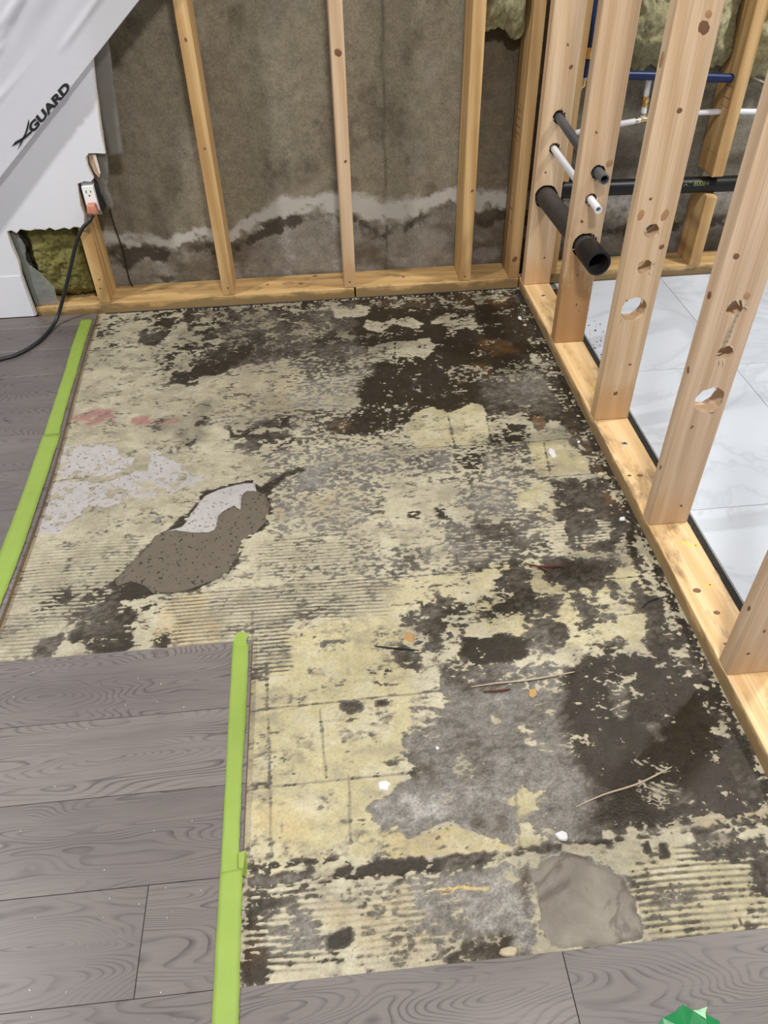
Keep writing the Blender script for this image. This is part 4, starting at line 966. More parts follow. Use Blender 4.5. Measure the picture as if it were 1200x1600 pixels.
# grade stamps: thin ink strokes on side faces
def stamp(parent, face_x, ymid, zmid, w_, h_, lines, sx=-1):
    """printed frame and rows of marks on the face x = face_x"""
    vs_, fs = [], []
    def rect(y0, y1, z0, z1):
        b = len(vs_); vs_.extend([(face_x, y0, z0), (face_x, y1, z0), (face_x, y1, z1), (face_x, y0, z1)]); fs.append((b, b + 1, b + 2, b + 3))
    t = .0011
    rect(ymid - w_ / 2, ymid + w_ / 2, zmid - h_ / 2, zmid - h_ / 2 + t); rect(ymid - w_ / 2, ymid + w_ / 2, zmid + h_ / 2 - t, zmid + h_ / 2)
    rect(ymid - w_ / 2, ymid - w_ / 2 + t, zmid - h_ / 2, zmid + h_ / 2); rect(ymid + w_ / 2 - t, ymid + w_ / 2, zmid - h_ / 2, zmid + h_ / 2)
    for r_ in range(lines):
        z = zmid - h_ / 2 + (r_ + .7) * h_ / (lines + .6); y = ymid - w_ / 2 + .006
        while y < ymid + w_ / 2 - .008:
            l = rng.uniform(.002, .006); rect(y, y + l, z, z + rng.uniform(.002, .006)); y += l + rng.uniform(.0015, .004)
    o = mesh_obj('stamp_print', vs_, fs, M['stamp']); child_keep(o, parent); return o
stamp(S4, -.0394, .055, .515, .05, .10, 4); stamp(S4, -.0394, .05, .26, .045, .09, 1)
stamp(U5, .5976, .045, .575, .05, .085, 2); stamp(U5, .5976, .05, .37, .08, .06, 0)

# ------------------------------------------------------------------ pipes
t = empty('drain_pipe', (.045, -.25, .325))
def local(root, o): child_keep(o, root)
bpy.context.view_layer.update()
dp = [(.0405, .06, .324), (.041, -.06, .3245), (.045, -.25, .327), (.048, -.449, .330), (.050, -.555, .331)]
local(t, tube('pipe', dp, .0300, M['abs_dusty'], None, 24, .0255))
local(t, tube('coupling', [(.0483, -.470, .3305), (.0505, -.562, .3312)], .0325, M['abs'], None, 24, .0262))
tag(t, 'wide dusty black drain pipe stub through the partition studs', 'pipe')
t = empty('grey_supply_pipe', (.05, -.25, .54)); bpy.context.view_layer.update()
local(t, tube('pipe', [(.052, .06, .553), (.052, -.06, .551), (.052, -.25, .536), (.0515, -.449, .524), (.0515, -.500, .523)], .0125, M['grey_pipe'], None, 16, .0092))
tag(t, 'slim grey pipe stub, the topmost one through the partition studs', 'pipe')
t = empty('white_supply_pipe', (.046, -.25, .46)); bpy.context.view_layer.update()
local(t, tube('pipe', [(.051, .06, .466), (.0495, -.06, .464), (.0465, -.25, .4595), (.044, -.449, .455), (.0435, -.515, .4535)], .0098, M['pex_white'], None, 16, .0068))
tag(t, 'slim white pipe stub between the grey and the black ones', 'pipe')

t = empty('long_drain_pipe', (.5, .045, .30)); bpy.context.view_layer.update()
pa = Vector((.094, .050, .3095)); pb = Vector((1.75, .050, .275))
local(t, tube('pipe', [pa, pa.lerp(pb, .5), pb], .0245, M['abs'], None, 24))
local(t, tube('coupling', [pa.lerp(pb, -.01), pa.lerp(pb, .075)], .0285, M['abs'], None, 24))
local(t, tube('coupling', [pa.lerp(pb, .385), pa.lerp(pb, .41)], .0262, M['abs'], None, 24))
fc = bpy.data.curves.new('pipe_lettering', 'FONT'); fc.body = "AT 80084"; fc.size = .021; fc.align_x = 'CENTER'; fc.align_y = 'CENTER'; fc.shear = .2
fo = bpy.data.objects.new('tmp', fc); COL.objects.link(fo); bpy.context.view_layer.update()
me = bpy.data.meshes.new_from_object(fo.evaluated_get(bpy.context.evaluated_depsgraph_get())); bpy.data.objects.remove(fo); bpy.data.curves.remove(fc)
slope = math.atan2(pb.z - pa.z, pb.x - pa.x)
for v in me.vertices:          # wrap the print round the pipe
    x, y = v.co.x, v.co.y; a = y / .0245 + math.radians(25); r_ = .0248
    v.co = (x, -r_ * math.cos(a), r_ * math.sin(a))
po = bpy.data.objects.new('pipe_print', me); COL.objects.link(po); me.materials.append(M['pipe_print'])
ctr = pa.lerp(pb, (.560 - pa.x) / (pb.x - pa.x)); po.location = ctr; po.rotation_euler = (0, -slope, 0)
bpy.context.view_layer.update(); local(t, po)
tag(t, 'long black drain pipe running level along the utility room wall', 'pipe')

t = empty('white_water_line', (.35, .06, .50)); bpy.context.view_layer.update()
local(t, tube('pipe', spline([(.134, .078, .463), (.17, .073, .474), (.26, .065, .489), (.345, .060, .501)], 5), .0085, M['pex_white'], None, 14))
local(t, tube('pipe', spline([(.365, .060, .504), (.45, .066, .512), (.60, .068, .512), (.80, .066, .504), (1.3, .066, .49), (1.75, .066, .48)], 5), .0085, M['pex_white'], None, 14))
local(t, tube('riser', [(.352, .060, .506), (.350, .060, .55), (.348, .059, .612)], .0085, M['pex_white'], None, 14))
local(t, tube('tee_fitting', [(.338, .060, .500), (.372, .060, .504)], .0078, M['brass'], None, 14))
local(t, tube('crimp_ring', [(.331, .060, .4985), (.338, .060, .4995)], .0098, M['crimp'], None, 14))
local(t, tube('crimp_ring', [(.352, .060, .516), (.352, .060, .522)], .0098, M['crimp'], None, 14))
local(t, tube('valve_body', [(.351, .060, .540), (.351, .060, .546), (.350, .060, .550), (.350, .060, .556), (.350, .060, .560), (.350, .060, .568)], [.0105, .0125, .0105, .0125, .0135, .0115], M['brass'], None, 14))
tag(t, 'white water line with a brass fitting on its short riser', 'pipe')
t = empty('blue_water_line', (.3, .07, .62)); bpy.context.view_layer.update()
local(t, tube('pipe', spline([(.175, .036, .636), (.29, .036, .632), (.45, .036, .622), (.592, .036, .612)], 5), .0125, M['pex_blue'], None, 14))
tag(t, 'dark blue water line running level below the mineral wool', 'pipe')
t = empty('blue_riser_pipe', (.154, .06, .6)); bpy.context.view_layer.update()
local(t, tube('pipe', spline([(.156, .060, .700), (.152, .060, .76), (.142, .062, .86), (.135, .065, 1.3)], 6), .0125, M['pex_blue'], None, 14))
local(t, tube('lower_pipe', [(.153, .060, .672), (.150, .060, .632)], .0112, M['pex_blue'], None, 14))
local(t, tube('elbow_pipe', [(.140, .060, .601), (.132, .061, .598)], .0105, M['pex_blue'], None, 14))
local(t, tube('brass_coupling', [(.156, .060, .705), (.156, .060, .698), (.155, .060, .690), (.154, .060, .676)], [.0135, .0150, .0118, .0125], M['brass'], None, 14))
local(t, tube('crimp_ring', [(.1495, .060, .628), (.149, .060, .621)], .0118, M['steel'], None, 14))
local(t, tube('elbow_fitting', [(.150, .060, .625), (.149, .060, .606), (.141, .060, .6015)], .0085, M['brass'], None, 12))
local(t, tube('crimp_ring', [(.142, .060, .6018), (.136, .060, .600)], .0118, M['steel'], None, 14))
tag(t, 'dark blue riser pipe with a brass coupling behind the corner stud', 'pipe')

# ------------------------------------------------------------------ insulation
def batt(name, x0, x1, y0, y1, z0, z1, mat, seed, label, ragz=.02, bulge=.02, n=(44, 90)):
    nx_, nz_ = n
    U, Wv = np.meshgrid(np.linspace(0, 1, nx_), np.linspace(0, 1, nz_))
    X = x0 + U * (x1 - x0); Z = z0 + Wv * (z1 - z0)
    Z = Z + (1 - Wv) * ragz * (fbm(X * 30, Z * 0 + seed, seed, 3) - .5) * 2.4
    edge = np.minimum(np.minimum(U, 1 - U) * 6, np.minimum(Wv, 1 - Wv) * 8).clip(0, 1)
    n_ = fbm(X * 28, Z * 28, seed + 5, 5, .62); n2_ = fbm(X * 9, Z * 9, seed + 9, 3)
    Yf = y0 + (1 - sstep(0, 1, edge)) * (y1 - y0) * .45 - bulge * (n2_ - .35) * edge - .040 * (n_ - .5) - .018 * np.abs(fbm(X * 55, Z * 40, seed + 31, 4, .6) - .5)
    V = list(zip(X.ravel(), Yf.ravel(), Z.ravel())); nb = len(V)
    V += list(zip(X.ravel(), np.full(nb, y1), Z.ravel())); F = []
    I = lambda i, j, b=0: b + j * nx_ + i
    for j in range(nz_ - 1):
        for i in range(nx_ - 1):
            F.append((I(i, j), I(i + 1, j), I(i + 1, j + 1), I(i, j + 1))); F.append((I(i, j, nb), I(i, j + 1, nb), I(i + 1, j + 1, nb), I(i + 1, j, nb)))
    for i in range(nx_ - 1):
        F.append((I(i, 0), I(i, 0, nb), I(i + 1, 0, nb), I(i + 1, 0))); F.append((I(i, nz_ - 1), I(i + 1, nz_ - 1), I(i + 1, nz_ - 1, nb), I(i, nz_ - 1, nb)))
    for j in range(nz_ - 1):
        F.append((I(0, j), I(0, j + 1), I(0, j + 1, nb), I(0, j, nb))); F.append((I(nx_ - 1, j), I(nx_ - 1, j, nb), I(nx_ - 1, j + 1, nb), I(nx_ - 1, j + 1)))
    o = mesh_obj(name, V, F, M[mat], None, True); tag(o, label, 'insulation'); return o
batt('insulation_batt', -.166, -.042, .028, .125, .742, 1.30, 'wool', 301, 'yellowish mineral wool batt hanging between corner stud and its neighbour')
batt('insulation_batt', .165, .595, .060, .128, .630, 1.30, 'wool', 321, 'mineral wool batt above the blue water line', .022, .03, (100, 110))
batt('insulation_batt', .640, 1.04, .062, .128, .605, 1.30, 'wool', 341, 'mineral wool batt on the far side of the doubled sawn stud', .022, .03, (90, 100))
batt('insulation_batt', -1.60, -1.413, .034, .125, .046, .36, 'wool_green', 361, 'green-brown mineral wool exposed in the drywall cutout', .004, .02, (60, 90))

# clear vapour film over the lower left of the cutout
def film(name, pts, mat, label, y, amp=.006, seed=1, thick=.0004, res=.012, cat='plastic film', ydx=0.0, x_ref=0.0):
    xs_ = [p[0] for p in pts]; zs_ = [p[1] for p in pts]
    X, Z = np.meshgrid(np.arange(min(xs_) - res, max(xs_) + res, res), np.arange(min(zs_) - res, max(zs_) + res, res))
    sd = poly_sd(X, Z, pts)
    # pull the outermost ring of vertices onto the outline
    keep = sd > -res * .9
    gx_ = np.gradient(sd, axis=1) / res; gz_ = np.gradient(sd, axis=0) / res
    mv = np.where(sd < 0, -sd, 0); gl = np.hypot(gx_, gz_) + 1e-6
    X2 = X + gx_ / gl * mv; Z2 = Z + gz_ / gl * mv
    Y = y + ydx * (X2 - x_ref) + amp * (fbm(X * 11, Z * 6, seed, 3) - .5) * 2
    ny_, nx_ = X.shape; idx = np.arange(ny_ * nx_).reshape(ny_, nx_)
    q = np.stack([idx[:-1, :-1], idx[:-1, 1:], idx[1:, 1:], idx[1:, :-1]], -1).reshape(-1, 4)
    q = q[keep.ravel()[q].all(1)]; used = np.unique(q); rem = np.full(ny_ * nx_, -1); rem[used] = np.arange(used.size)
    o = mesh_obj(name, np.stack([X2.ravel()[used], Y.ravel()[used], Z2.ravel()[used]], -1).tolist(), rem[q].tolist(), mat, None, True)
    md = o.modifiers.new('thickness', 'SOLIDIFY'); md.thickness = thick; md.offset = 0
    tag(o, label, cat); return o
film('vapour_film', [(-1.618, .042), (-1.545, .042), (-1.54, .10), (-1.565, .15), (-1.60, .19), (-1.585, .24), (-1.598, .29), (-1.618, .29)], M['film_clear'], 'clear plastic film curling over the green-brown mineral wool', .006, .004, 5, res=.008)
film('vapour_film', [(-1.262, 1.2), (-1.266, .489), (-1.224, .489), (-1.206, .66), (-1.190, .79), (-1.15, 1.2)], M['film'], 'long grey plastic film strip along the torn drywall edge', .014, .003, 9, res=.012)
film('vapour_film', [(-1.320, .56), (-1.322, .41), (-1.306, .338), (-1.286, .345), (-1.290, .40), (-1.272, .47), (-1.262, .56)], M['film'], 'small torn grey plastic film scrap beside the outlet', .010, .004, 15, res=.008)

# ------------------------------------------------------------------ drywall with the broken-out opening
edge = [(-3.1, .016), (-1.622, .016), (-1.6215, .08), (-1.6225, .156), (-1.618, .20), (-1.6215, .25), (-1.620, .296)]
n_j = 16
for k in range(1, n_j): edge.append((-1.620 + k * (.232) / n_j, .297 + .004 * math.sin(k * 2.3) + rng.uniform(-.002, .003)))
edge += [(-1.386, .290), (-1.381, .300), (-1.384, .312), (-1.378, .334), (-1.380, .36), (-1.376, .40), (-1.372, .424), (-1.350, .431), (-1.332, .428), (-1.322, .438), (-1.325, .455), (-1.330, .475), (-1.328, .495), (-1.318, .507), (-1.290, .506), (-1.271, .504), (-1.268, .55), (-1.262, .61), (-1.259, .62), (-1.252, .67), (-1.243, .731), (-1.232, .80), (-1.22, .95), (-1.21, 2.4), (-3.1, 2.4)]
dw = extrude_poly('wall_left', [(x, -.0132, z) for x, z in edge], (0, .0127, 0), M['drywall'])
tag(dw, 'white drywall broken open around the outlet', kind='structure')
# crumbly gypsum core along the torn edge
gv, gf = [], []
E2 = edge[1:-2]
for k, (x, z) in enumerate(E2):
    for (dy_, dx_) in ((-.0138, .0), (-.0138, .0022 + .0015 * math.sin(k * 3)), (-.001, .0035 + .0015 * math.sin(k * 5))):
        # outward = towards the opening (+x on verticals, -z on the top of the cutout)
        top_cut = 7 <= k <= 21
        gv.append((x + (0 if top_cut else dx_), dy_, z - (dx_ if top_cut else 0)))
for k in range(len(E2) - 1):
    for c in (0, 1): gf.append((3 * k + c, 3 * k + c + 1, 3 * k + 3 + c + 1, 3 * k + 3 + c))
mesh_obj('torn_edge', gv, gf, M['gypsum'], dw)
extrude_poly('paper_flap', [(-1.3185, -.004, .502), (-1.300, -.004, .502), (-1.297, -.004, .47), (-1.300, -.004, .445), (-1.306, -.004, .435), (-1.316, -.004, .450), (-1.322, -.004, .478)], (0, .0016, 0), M['paper'], dw)
extrude_poly('paper_flap', [(-1.308, -.006, .500), (-1.298, -.006, .500), (-1.298, -.006, .448), (-1.303, -.006, .446)], (0, .001, 0), M['gypsum'], dw)
bb = box('baseboard_left', (-3.1, -.0160, .015), (-1.6235, -.0134, .156), M['drywall'], None, .0015)
tag(bb, 'white baseboard ending at the drywall cutout', kind='structure')

# ------------------------------------------------------------------ outlet and cord
t = empty('power_outlet', (-1.343, -.01, .34)); bpy.context.view_layer.update()
def lo(o): child_keep(o, t); return o
OX, OZ = -1.3435, .381
lo(box('device_box', (OX - .027, -.006, OZ - .043), (OX + .027, .05, OZ + .043), M['slot'], None, .002))
fc_ = lo(box('face', (OX - .0175, -.0195, OZ - .0365), (OX + .0175, -.004, OZ + .0365), M['white_plastic'], None, .002))
lo(box('mounting_strap', (OX - .0200, -.0065, OZ + .036), (OX + .0200, -.0045, OZ + .052), M['steel'], None, .0006))
lo(box('mounting_strap', (OX - .0200, -.0065, OZ - .052), (OX + .0200, -.0045, OZ - .036), M['steel'], None, .0006))
for dx_ in (-.0165, -.006, .004, .0145): lo(tube('strap_tab', [(OX + dx_, -.009, OZ + .040), (OX + dx_ + .002, -.010, OZ + .052)], .0022, M['steel'], None, 8))
for (dx_, dz_, w_, h_) in ((-.0065, .021, .0012, .0038), (.0065, .021, .0012, .0032)): lo(box('slot', (OX + dx_ - w_, -.0199, OZ + dz_ - h_), (OX + dx_ + w_, -.0185, OZ + dz_ + h_), M['slot']))
lo(tube('ground_hole', [(OX, -.0185, OZ + .0095), (OX, -.0199, OZ + .0095)], .0025, M['slot'], None, 10))
tag(t, 'white wall outlet hanging open in its dark box', 'outlet')
t = empty('extension_cable', (-1.345, -.03, .35)); bpy.context.view_layer.update()
pl = bm_box(-.013, -.013, -.015, .013, .013, .015, .005, 3)
for v in pl.verts: v.co.x *= 1 + .25 * (v.co.z < 0)
o = bm_obj('plug', pl, M['pink_plastic'], None, True); o.location = (OX + .002, -.033, OZ - .024); bpy.context.view_layer.update(); lo(o)
lo(tube('strain_relief', [(OX - .002, -.044, OZ - .038), (OX - .010, -.054, OZ - .052)], [.0085, .0062], M['rubber'], None, 14))
lo(tube('cable', spline([(OX - .004, -.046, OZ - .040), (-1.352, -.056, .332), (-1.382, -.062, .306), (-1.414, -.062, .257), (-1.460, -.064, .167), (-1.509, -.068, .075), (-1.533, -.085, .034), (-1.548, -.128, .0205), (-1.568, -.203, .0198), (-1.610, -.268, .0198), (-1.662, -.297, .0198), (-1.78, -.33, .0198), (-2.0, -.36, .0198)], 10), .0058, M['rubber'], None, 12))
tag(t, 'black power cord with salmon plug trailing onto the planks', 'cord')
o = tube('loose_wire', spline([(-1.322, .115, .345), (-1.3285, .11, .28), (-1.320, .11, .165), (-1.324, .112, .075), (-1.318, .11, .040)], 6), .0022, M['rubber'], None, 8)
tag(o, 'thin dark wire hanging against the foundation wall', 'wire')

# ------------------------------------------------------------------ masking tape
def tape(edge_l, edge_r, label, z=PT + .0006, zend=None, drop=True, lift=0.0):
    """flat strip between two matching outlines, thin but solid, slightly wrinkled"""
    n = 60; ny_ = 5; V = []; F = []
    def at(poly, s):
        k = s * (len(poly) - 1); i = min(int(k), len(poly) - 2); f_ = k - i
        return (poly[i][0] * (1 - f_) + poly[i + 1][0] * f_, poly[i][1] * (1 - f_) + poly[i + 1][1] * f_)
    for i in range(n + 1):
        s = i / n; a = at(edge_l, s); b = at(edge_r, s)
        for j in range(ny_):
            u = j / (ny_ - 1); x = a[0] * (1 - u) + b[0] * u; y = a[1] * (1 - u) + b[1] * u
            w_ = .0003 * (math.sin(y * 90 + j) + math.sin(y * 37)) + .0003
            V.append((x + (rng.uniform(-.0007, .0007) if j == ny_ - 1 else 0), y, z + max(0, w_) + lift * (i < 3) * (3 - i) / 3))
    for i in range(n):
        for j in range(ny_ - 1):
            p = i * ny_ + j; F.append((p, p + 1, p + ny_ + 1, p + ny_))
    o = mesh_obj('masking_tape', V, F, M['tape'], None, True)
    md = o.modifiers.new('thickness', 'SOLIDIFY'); md.thickness = .0005; md.offset = 1
    bm = bmesh.new(); bm.from_mesh(o.data); bmesh.ops.recalc_face_normals(bm, faces=bm.faces)
    if sum(f_.normal.z for f_ in bm.faces) < 0: bmesh.ops.reverse_faces(bm, faces=bm.faces)
    bm.to_mesh(o.data); bm.free()
    tag(o, label, 'tape'); return o
tape([(-1.464, -.066), (-1.460, -.23), (-1.4495, -.385), (-1.4415, -.585), (-1.434, -.735)], [(-1.4265, -.062), (-1.4215, -.23), (-1.4125, -.385), (-1.4035, -.585), (-1.3935, -.735)], 'green masking tape piece beginning beside the sole plate under the outlet', lift=.003)
tape([(-1.4375, -.703), (-1.4285, -.965), (-1.4275, -1.14), (-1.4240, -1.30), (-1.422, -1.455)], [(-1.3910, -.703), (-1.3840, -.965), (-1.3800, -1.14), (-1.3825, -1.30), (-1.384, -1.445)], 'green masking tape piece continuing along the slanting plank cut', PT + .0016)
tape([(-.9005, -1.452), (-.8995, -1.60), (-.8975, -1.75), (-.8960, -1.92)], [(-.8690, -1.462), (-.8680, -1.60), (-.8700, -1.75), (-.8690, -1.92)], 'green masking tape piece with the torn corner at the plank step')
tape([(-.8965, -1.899), (-.8960, -2.0), (-.8950, -2.1), (-.8945, -2.40)], [(-.8622, -1.895), (-.8610, -2.0), (-.8590, -2.1), (-.8585, -2.40)], 'green masking tape piece overlapping the torn one across the planks', PT + .0016)
# torn flag at the head of the second strip and a tab folded down over the edge
o = mesh_obj('tape_flag', [(-.9000, -1.4535, PT + .002), (-.8955, -1.438, PT + .004), (-.886, -1.4345, PT + .006), (-.868, -1.4405, PT + .004), (-.8745, -1.4525, PT + .002), (-.873, -1.468, PT + .0022), (-.890, -1.470, PT + .0022)], [(0, 6, 5, 4, 3, 2, 1)], M['tape'])
md = o.modifiers.new('thickness', 'SOLIDIFY'); md.thickness = .0006; tag(o, 'torn green tape end sticking out past the plank step', 'tape')
o = mesh_obj('tape_tab', [(-.8700, -1.872, PT + .003), (-.8600, -1.868, PT + .001), (-.8570, -1.885, .004), (-.8585, -1.905, .001), (-.8625, -1.905, PT + .001), (-.869, -1.893, PT + .003)], [(0, 5, 4, 1), (1, 4, 3, 2)], M['tape'])
md = o.modifiers.new('thickness', 'SOLIDIFY'); md.thickness = .0006; tag(o, 'small green tape tab folded down over the plank edge', 'tape')

# ------------------------------------------------------------------ hanging poly sheet with its printed name
A0 = Vector((-1.0805, -0.045, 0.8749)); C0 = Vector((-1.5667, -0.06, 0.4663))
es = (C0 - A0); EL = es.length; es.normalize()                     # along the free edge, down to the left
et = Vector((-.62, -.03, .80)); et = (et - es * et.dot(es)).normalized()    # into the sheet, up to the left
en = es.cross(et).normalized()
if en.y > 0: en = -en
CREASES = [(.070, .03, .0060, .0085), (.105, .00, .0050, .0075), (.150, .08, .0060, .0085), (.195, .02, .0050, .0075), (.235, -.04, .0065, .0090), (.285, .06, .0055, .0080), (.335, .01, .0065, .0090), (.38, -.06, .0060, .0085), (.44, .04, .0065, .0090), (.50, 0, .0070, .0095), (.58, .05, .0065, .0090), (.66, -.03, .0070, .0095)]
ns, nt_ = 120, 540
SS, TT = np.meshgrid(-.75 + 2.2 * np.arange(ns + 1) / ns, 1.15 * np.arange(nt_ + 1) / nt_, indexing='ij')
fold = sstep(.07, .20, TT)
wv = .0035 * np.sin(TT * 34 + .8 * np.sin(SS * 5)) + .0022 * np.sin(TT * 83 + SS * 4) + .004 * np.sin(SS * 7 + TT * 5) + .010 * vnoise(SS * 7., TT * 24., 401)
wv = np.abs(wv) * fold
for k, (t0, sl, am, wd) in enumerate(CREASES):
    d_ = (TT - t0 - sl * SS - .01 * np.sin(SS * 6 + t0 * 40)) / wd
    wv = wv + am * np.exp(-d_ * d_) * sstep(.35, .8, vnoise(SS * 6. + k * 5, SS * 0 + k * 3., 405))
# small pinched dimples
for k in range(45):
    s0, t0 = rng.uniform(-.1, .9), rng.uniform(.09, .6)
    wv = wv + .006 * np.exp(-((SS - s0) / .028) ** 2 - ((TT - t0) / .0085) ** 2)
SP3 = np.array(A0) + SS[..., None] * np.array(es) + TT[..., None] * np.array(et) + wv[..., None] * np.array(en)
V = SP3.reshape(-1, 3).tolist(); F = []
for i in range(ns):
    for j in range(nt_): p = i * (nt_ + 1) + j; F.append((p, p + 1, p + nt_ + 2, p + nt_ + 1))
sh = mesh_obj('plastic_sheet', V, F, M['sheet'], None, True)
md = sh.modifiers.new('thickness', 'SOLIDIFY'); md.thickness = .0006; md.offset = 0
tag(sh, 'milky plastic dust sheet with black lettering hung across the drywall', 'plastic sheet')
def print_point(p):      # print outline, given in metres along the edge and into the sheet
    return A0 + es * p[0] + et * p[1] + en * .0025
XSH = [[(0.5378, 0.0239), (0.5185, 0.0242), (0.5, 0.0182), (0.4829, 0.0134), (0.4695, 0.0121), (0.4536, 0.0085), (0.4686, 0.0068), (0.4887, 0.0098), (0.5074, 0.0137), (0.5219, 0.0182)], [(0.4407, 0.0321), (0.4494, 0.0247), (0.4662, 0.0181), (0.4829, 0.0134), (0.498, 0.0117), (0.5148, 0.0091), (0.5356, 0.0079), (0.5158, 0.0123), (0.4976, 0.0159), (0.481, 0.0185), (0.4629, 0.024)]]
for k, sh_ in enumerate(XSH):
    bm = bmesh.new(); vs_ = [bm.verts.new(print_point(p)) for p in sh_]; bm.faces.new(vs_); bmesh.ops.triangulate(bm, faces=bm.faces)
    bm_obj('logo_print', bm, M['ink'], sh)
TXT = (0.4662, 0.0045, 0.17160000000000003, 0.0192, 0.25, -0.005)      # start (s, t) of the word, its length and height
fc = bpy.data.curves.new('lettering', 'FONT'); fc.body = 'GUARD'; fc.size = 1.0; fc.shear = .0; fc.offset = .05; fc.bevel_depth = .0; fc.extrude = .0
fo = bpy.data.objects.new('tmp', fc); COL.objects.link(fo); bpy.context.view_layer.update()
me = bpy.data.meshes.new_from_object(fo.evaluated_get(bpy.context.evaluated_depsgraph_get())); bpy.data.objects.remove(fo); bpy.data.curves.remove(fc)
x1_ = max(v.co.x for v in me.vertices); y1_ = max(v.co.y for v in me.vertices)
for v in me.vertices:
    u = v.co.x / x1_; w_ = v.co.y / y1_
    v.co = print_point((TXT[0] - u * TXT[2] - w_ * TXT[3] * TXT[4], TXT[1] + u * TXT[5] + w_ * TXT[3]))
lo_ = bpy.data.objects.new('lettering_print', me); COL.objects.link(lo_); me.materials.append(M['ink']); lo_.parent = sh

# ------------------------------------------------------------------ loose bits on the floor
def chip(name, x, y, z, sx, sy, h, mat, label, cat, rot=0.0, group=None, n=7):
    pts_ = []
    for k in range(n):
        a = 2 * math.pi * k / n + rng.uniform(-.25, .25); q = rng.uniform(.75, 1.1)
        u, v = sx * q * math.cos(a), sy * q * math.sin(a)
        pts_.append((x + u * math.cos(rot) - v * math.sin(rot), y + u * math.sin(rot) + v * math.cos(rot)))
    V = [(a, b, z) for a, b in pts_] + [(x + (a - x) * .8, y + (b - y) * .8, z + h * rng.uniform(.7, 1.2)) for a, b in pts_] + [(x, y, z + h * 1.15)]
    F = [tuple(range(n))[::-1]] + [(k, (k + 1) % n, n + (k + 1) % n, n + k) for k in range(n)] + [(n + k, n + (k + 1) % n, 2 * n) for k in range(n)]
    o = mesh_obj(name, V, F, M[mat]); tag(o, label, cat, group); return o
G = .0014
_chip = chip
def chip(name, x, y, z, sx, sy, h, *a, **k): return _chip(name, x, y, z, sx * .82, sy * .82, h * .55, *a, **dict(dict(n=10), **k))
chip('plaster_chip', -.635, -1.777, G, .014, .013, .004, 'chip_white', 'bright white plaster chip at the rim of the bare grey concrete', 'chip')
chip('plaster_chip', -.364, -1.891, G, .014, .012, .005, 'chip_white', 'chalky white plaster chip above the long floor groove', 'chip')
chip('plaster_chip', -.537, -1.718, G, .005, .005, .004, 'chip_white', 'small white plaster crumb on the bare grey concrete', 'chip')
chip('plaster_chip', -.031, -1.185, G, .011, .009, .005, 'chip_white', 'white plaster chip next to the gouged stud foot', 'chip')
chip('plaster_chip', -.047, -.888, G, .006, .006, .005, 'chip_white', 'small white plaster chip by the cream adhesive block and sole plate', 'chip')
chip('plaster_chip', -.031, -1.022, G, .013, .009, .006, 'chip_cream', 'cream chip wedged beside the long pale sole plate', 'chip')
chip('plaster_chip', -.046, -.215, G, .008, .018, .005, 'chip_white', 'white plaster flake near the room corner', 'chip')
chip('plaster_chip', -.040, -.262, G, .008, .009, .005, 'chip_cream', 'round cream chip right beside the corner plaster flake', 'chip')
chip('paint_blob', -.125, -.925, G, .011, .026, .003, 'chip_white', 'oval whitish paint blob on the cream adhesive block', 'paint blob', n=12)
chip('adhesive_chip', -.555, -1.473, G, .014, .022, .003, 'chip_orange', 'tan paper-like chip on the cream adhesive', 'chip', .6, n=5)
chip('adhesive_chip', -.346, -1.624, G, .011, .014, .003, 'chip_orange', 'orange chip lying on the bare grey concrete', 'chip')
chip('stone_chip', -1.096, -1.067, G, .010, .014, .006, 'chip_grey', 'dark grey stone chip beside the boot-shaped mortar patch', 'chip')
chip('adhesive_chip', -.483, -2.046, G, .018, .010, .004, 'chip_cream', 'rounded cream lump against the front planks', 'chip')
def splinter(name, pts_, r, mat, label, cat):
    n = len(pts_); rs = [r * (.35 + .65 * math.sin(math.pi * (k + .4) / (n - .2))) for k in range(n)]
    v, f_ = tube_geo(pts_, rs, 6); o = mesh_obj(name, v, f_, M[mat], None, False); tag(o, label, cat); return o
splinter('wood_splinter', [(-.437, -1.613, .004), (-.413, -1.615, .005), (-.385, -1.613, .004)], 0.0024, 'red_wood', 'short dark red splinter on the bare grey concrete', 'splinter')
splinter('wood_splinter', [(-.283, -1.304, .006), (-.255, -1.316, .006), (-.235, -1.335, .004)], .0024, 'red_wood', 'dark red splinter crossing another near the patchy middle', 'splinter')
splinter('wood_splinter', [(-.258, -1.317, .009), (-.235, -1.319, .009), (-.205, -1.318, .006)], .0030, 'red_wood', 'thicker dark red splinter lying across its neighbour', 'splinter')
splinter('adhesive_sliver', spline([(-.457, -1.600, .003), (-.41, -1.598, .004), (-.35, -1.597, .004), (-.29, -1.592, .004), (-.258, -1.588, .003)], 3), .0019, 'sliver', 'long straight pale sliver on the grey concrete', 'sliver')
splinter('adhesive_sliver', spline([(-.329, -1.847, .003), (-.28, -1.832, .004), (-.22, -1.82, .004), (-.17, -1.803, .004), (-.15, -1.795, .003)], 3), .0017, 'sliver', 'wavy pale sliver across the wet dark concrete', 'sliver')
splinter('twig', spline([(-.627, -1.486, .004), (-.60, -1.494, .004), (-.57, -1.500, .004), (-.541, -1.506, .003)], 3), .0018, 'slot', 'thin black twig on the clean cream adhesive', 'twig')
splinter('twig', spline([(-.079, -1.449, .004), (-.060, -1.436, .006), (-.034, -1.426, .003)], 3), .0020, 'slot', 'thin black twig near the long sole plate', 'twig')
o = splinter('wood_splinter', [(.690, .09, .598), (.716, .085, .588), (.745, .08, .577)], .0035, 'sliver', 'pale wood splinter sticking out under the mineral wool', 'splinter')

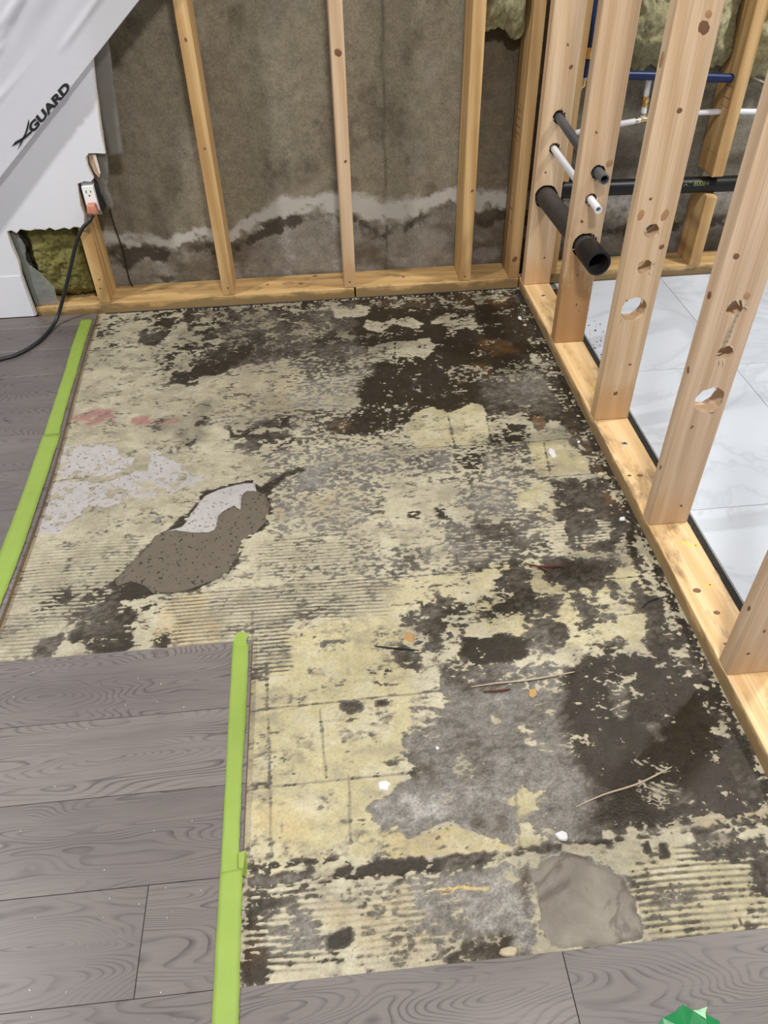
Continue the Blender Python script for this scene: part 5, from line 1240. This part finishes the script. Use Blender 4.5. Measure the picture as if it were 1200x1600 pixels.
def crumbs(name, n, area_fn, size, mat, label, z):
    V, F = [], []
    for k in range(n):
        x, y = area_fn(); s = size * rng.uniform(.5, 1.5); b = len(V); a0 = rng.uniform(0, 6.28)
        for q in range(4):
            a = a0 + q * 1.57; V.append((x + s * math.cos(a) * rng.uniform(.6, 1.3), y + s * math.sin(a) * rng.uniform(.6, 1.3), z))
        V.append((x, y, z + s * rng.uniform(.5, 1.1)))
        F += [(b + q, b + (q + 1) % 4, b + 4) for q in range(4)]
    o = mesh_obj(name, V, F, M[mat]); tag(o, label, 'crumbs', kind='stuff'); return o
crumbs('plaster_crumbs', 70, lambda: (rng.uniform(-1.35, -.87), rng.uniform(-2.2, -1.46)), .0010, 'chip_white', 'fine white plaster crumbs strewn over the grey planks', PT)
crumbs('adhesive_crumbs', 130, lambda: (-.004 - abs(rng.gauss(0, .014)), rng.uniform(-2.0, -.02)), .0040, 'chip_cream', 'cream adhesive crumbs along the long sole plate', .0)
crumbs('dirt_crumbs', 300, lambda: (-.002 - abs(rng.gauss(0, .007)), rng.uniform(-2.0, -.02)), .0045, 'dirt', 'black dirt crumbs along the long sole plate', .0)
crumbs('edge_crumbs', 150, lambda: (rng.uniform(-1.40, -.02), -.004 - abs(rng.gauss(0, .008))), .0030, 'chip_cream', 'pale crumbs along the sole plates of the back wall', .0005)
crumbs('gap_crumbs', 260, lambda: (rng.uniform(.108, .129), rng.uniform(-1.9, -.02)), .0032, 'dirt', 'dark debris in the gap beside the tiles', -.004)
crumbs('tile_crumbs', 60, lambda: (rng.uniform(.132, .20) , rng.uniform(-.5, -.05)), .0028, 'dirt', 'dark crumbs on the white tiles near the corner', .0)
crumbs('slab_crumbs', 500, lambda: (rng.uniform(-1.36, -.03), rng.uniform(-2.0, -.03)), .0016, 'chip_cream', 'tiny pale crumbs scattered over the stripped floor', .0012)

# crumpled green plastic scrap at the front
V = [(-.318, -2.163, PT), (-.302, -2.150, PT + .004), (-.283, -2.1455, PT + .010), (-.274, -2.1400, PT + .014), (-.262, -2.1475, PT + .010), (-.246, -2.152, PT + .007), (-.230, -2.160, PT + .002), (-.240, -2.20, PT + .002), (-.275, -2.21, PT + .016), (-.31, -2.20, PT + .003), (-.280, -2.170, PT + .018), (-.255, -2.172, PT + .012)]
F = [(0, 1, 9), (1, 2, 10), (2, 3, 10), (3, 4, 10), (4, 11, 10), (4, 5, 11), (5, 6, 11), (6, 7, 11), (7, 8, 11), (8, 10, 11), (8, 9, 10), (9, 1, 10)]
t = empty('plastic_scrap', (-.275, -2.17, PT)); bpy.context.view_layer.update()
o = mesh_obj('body', V, F, M['green_plastic']); md = o.modifiers.new('thickness', 'SOLIDIFY'); md.thickness = .0009; child_keep(o, t)
V = [(-.262, -2.1465, PT + .0108), (-.246, -2.1505, PT + .0078), (-.241, -2.1445, PT + .009), (-.254, -2.1475, PT + .0115), (-.249, -2.158, PT + .012)]
o = mesh_obj('turned_edge', V, [(0, 1, 2, 3), (0, 4, 1)], M['green_pale']); md = o.modifiers.new('thickness', 'SOLIDIFY'); md.thickness = .0009; child_keep(o, t)
tag(t, 'crumpled dark green plastic scrap on the front planks', 'scrap')
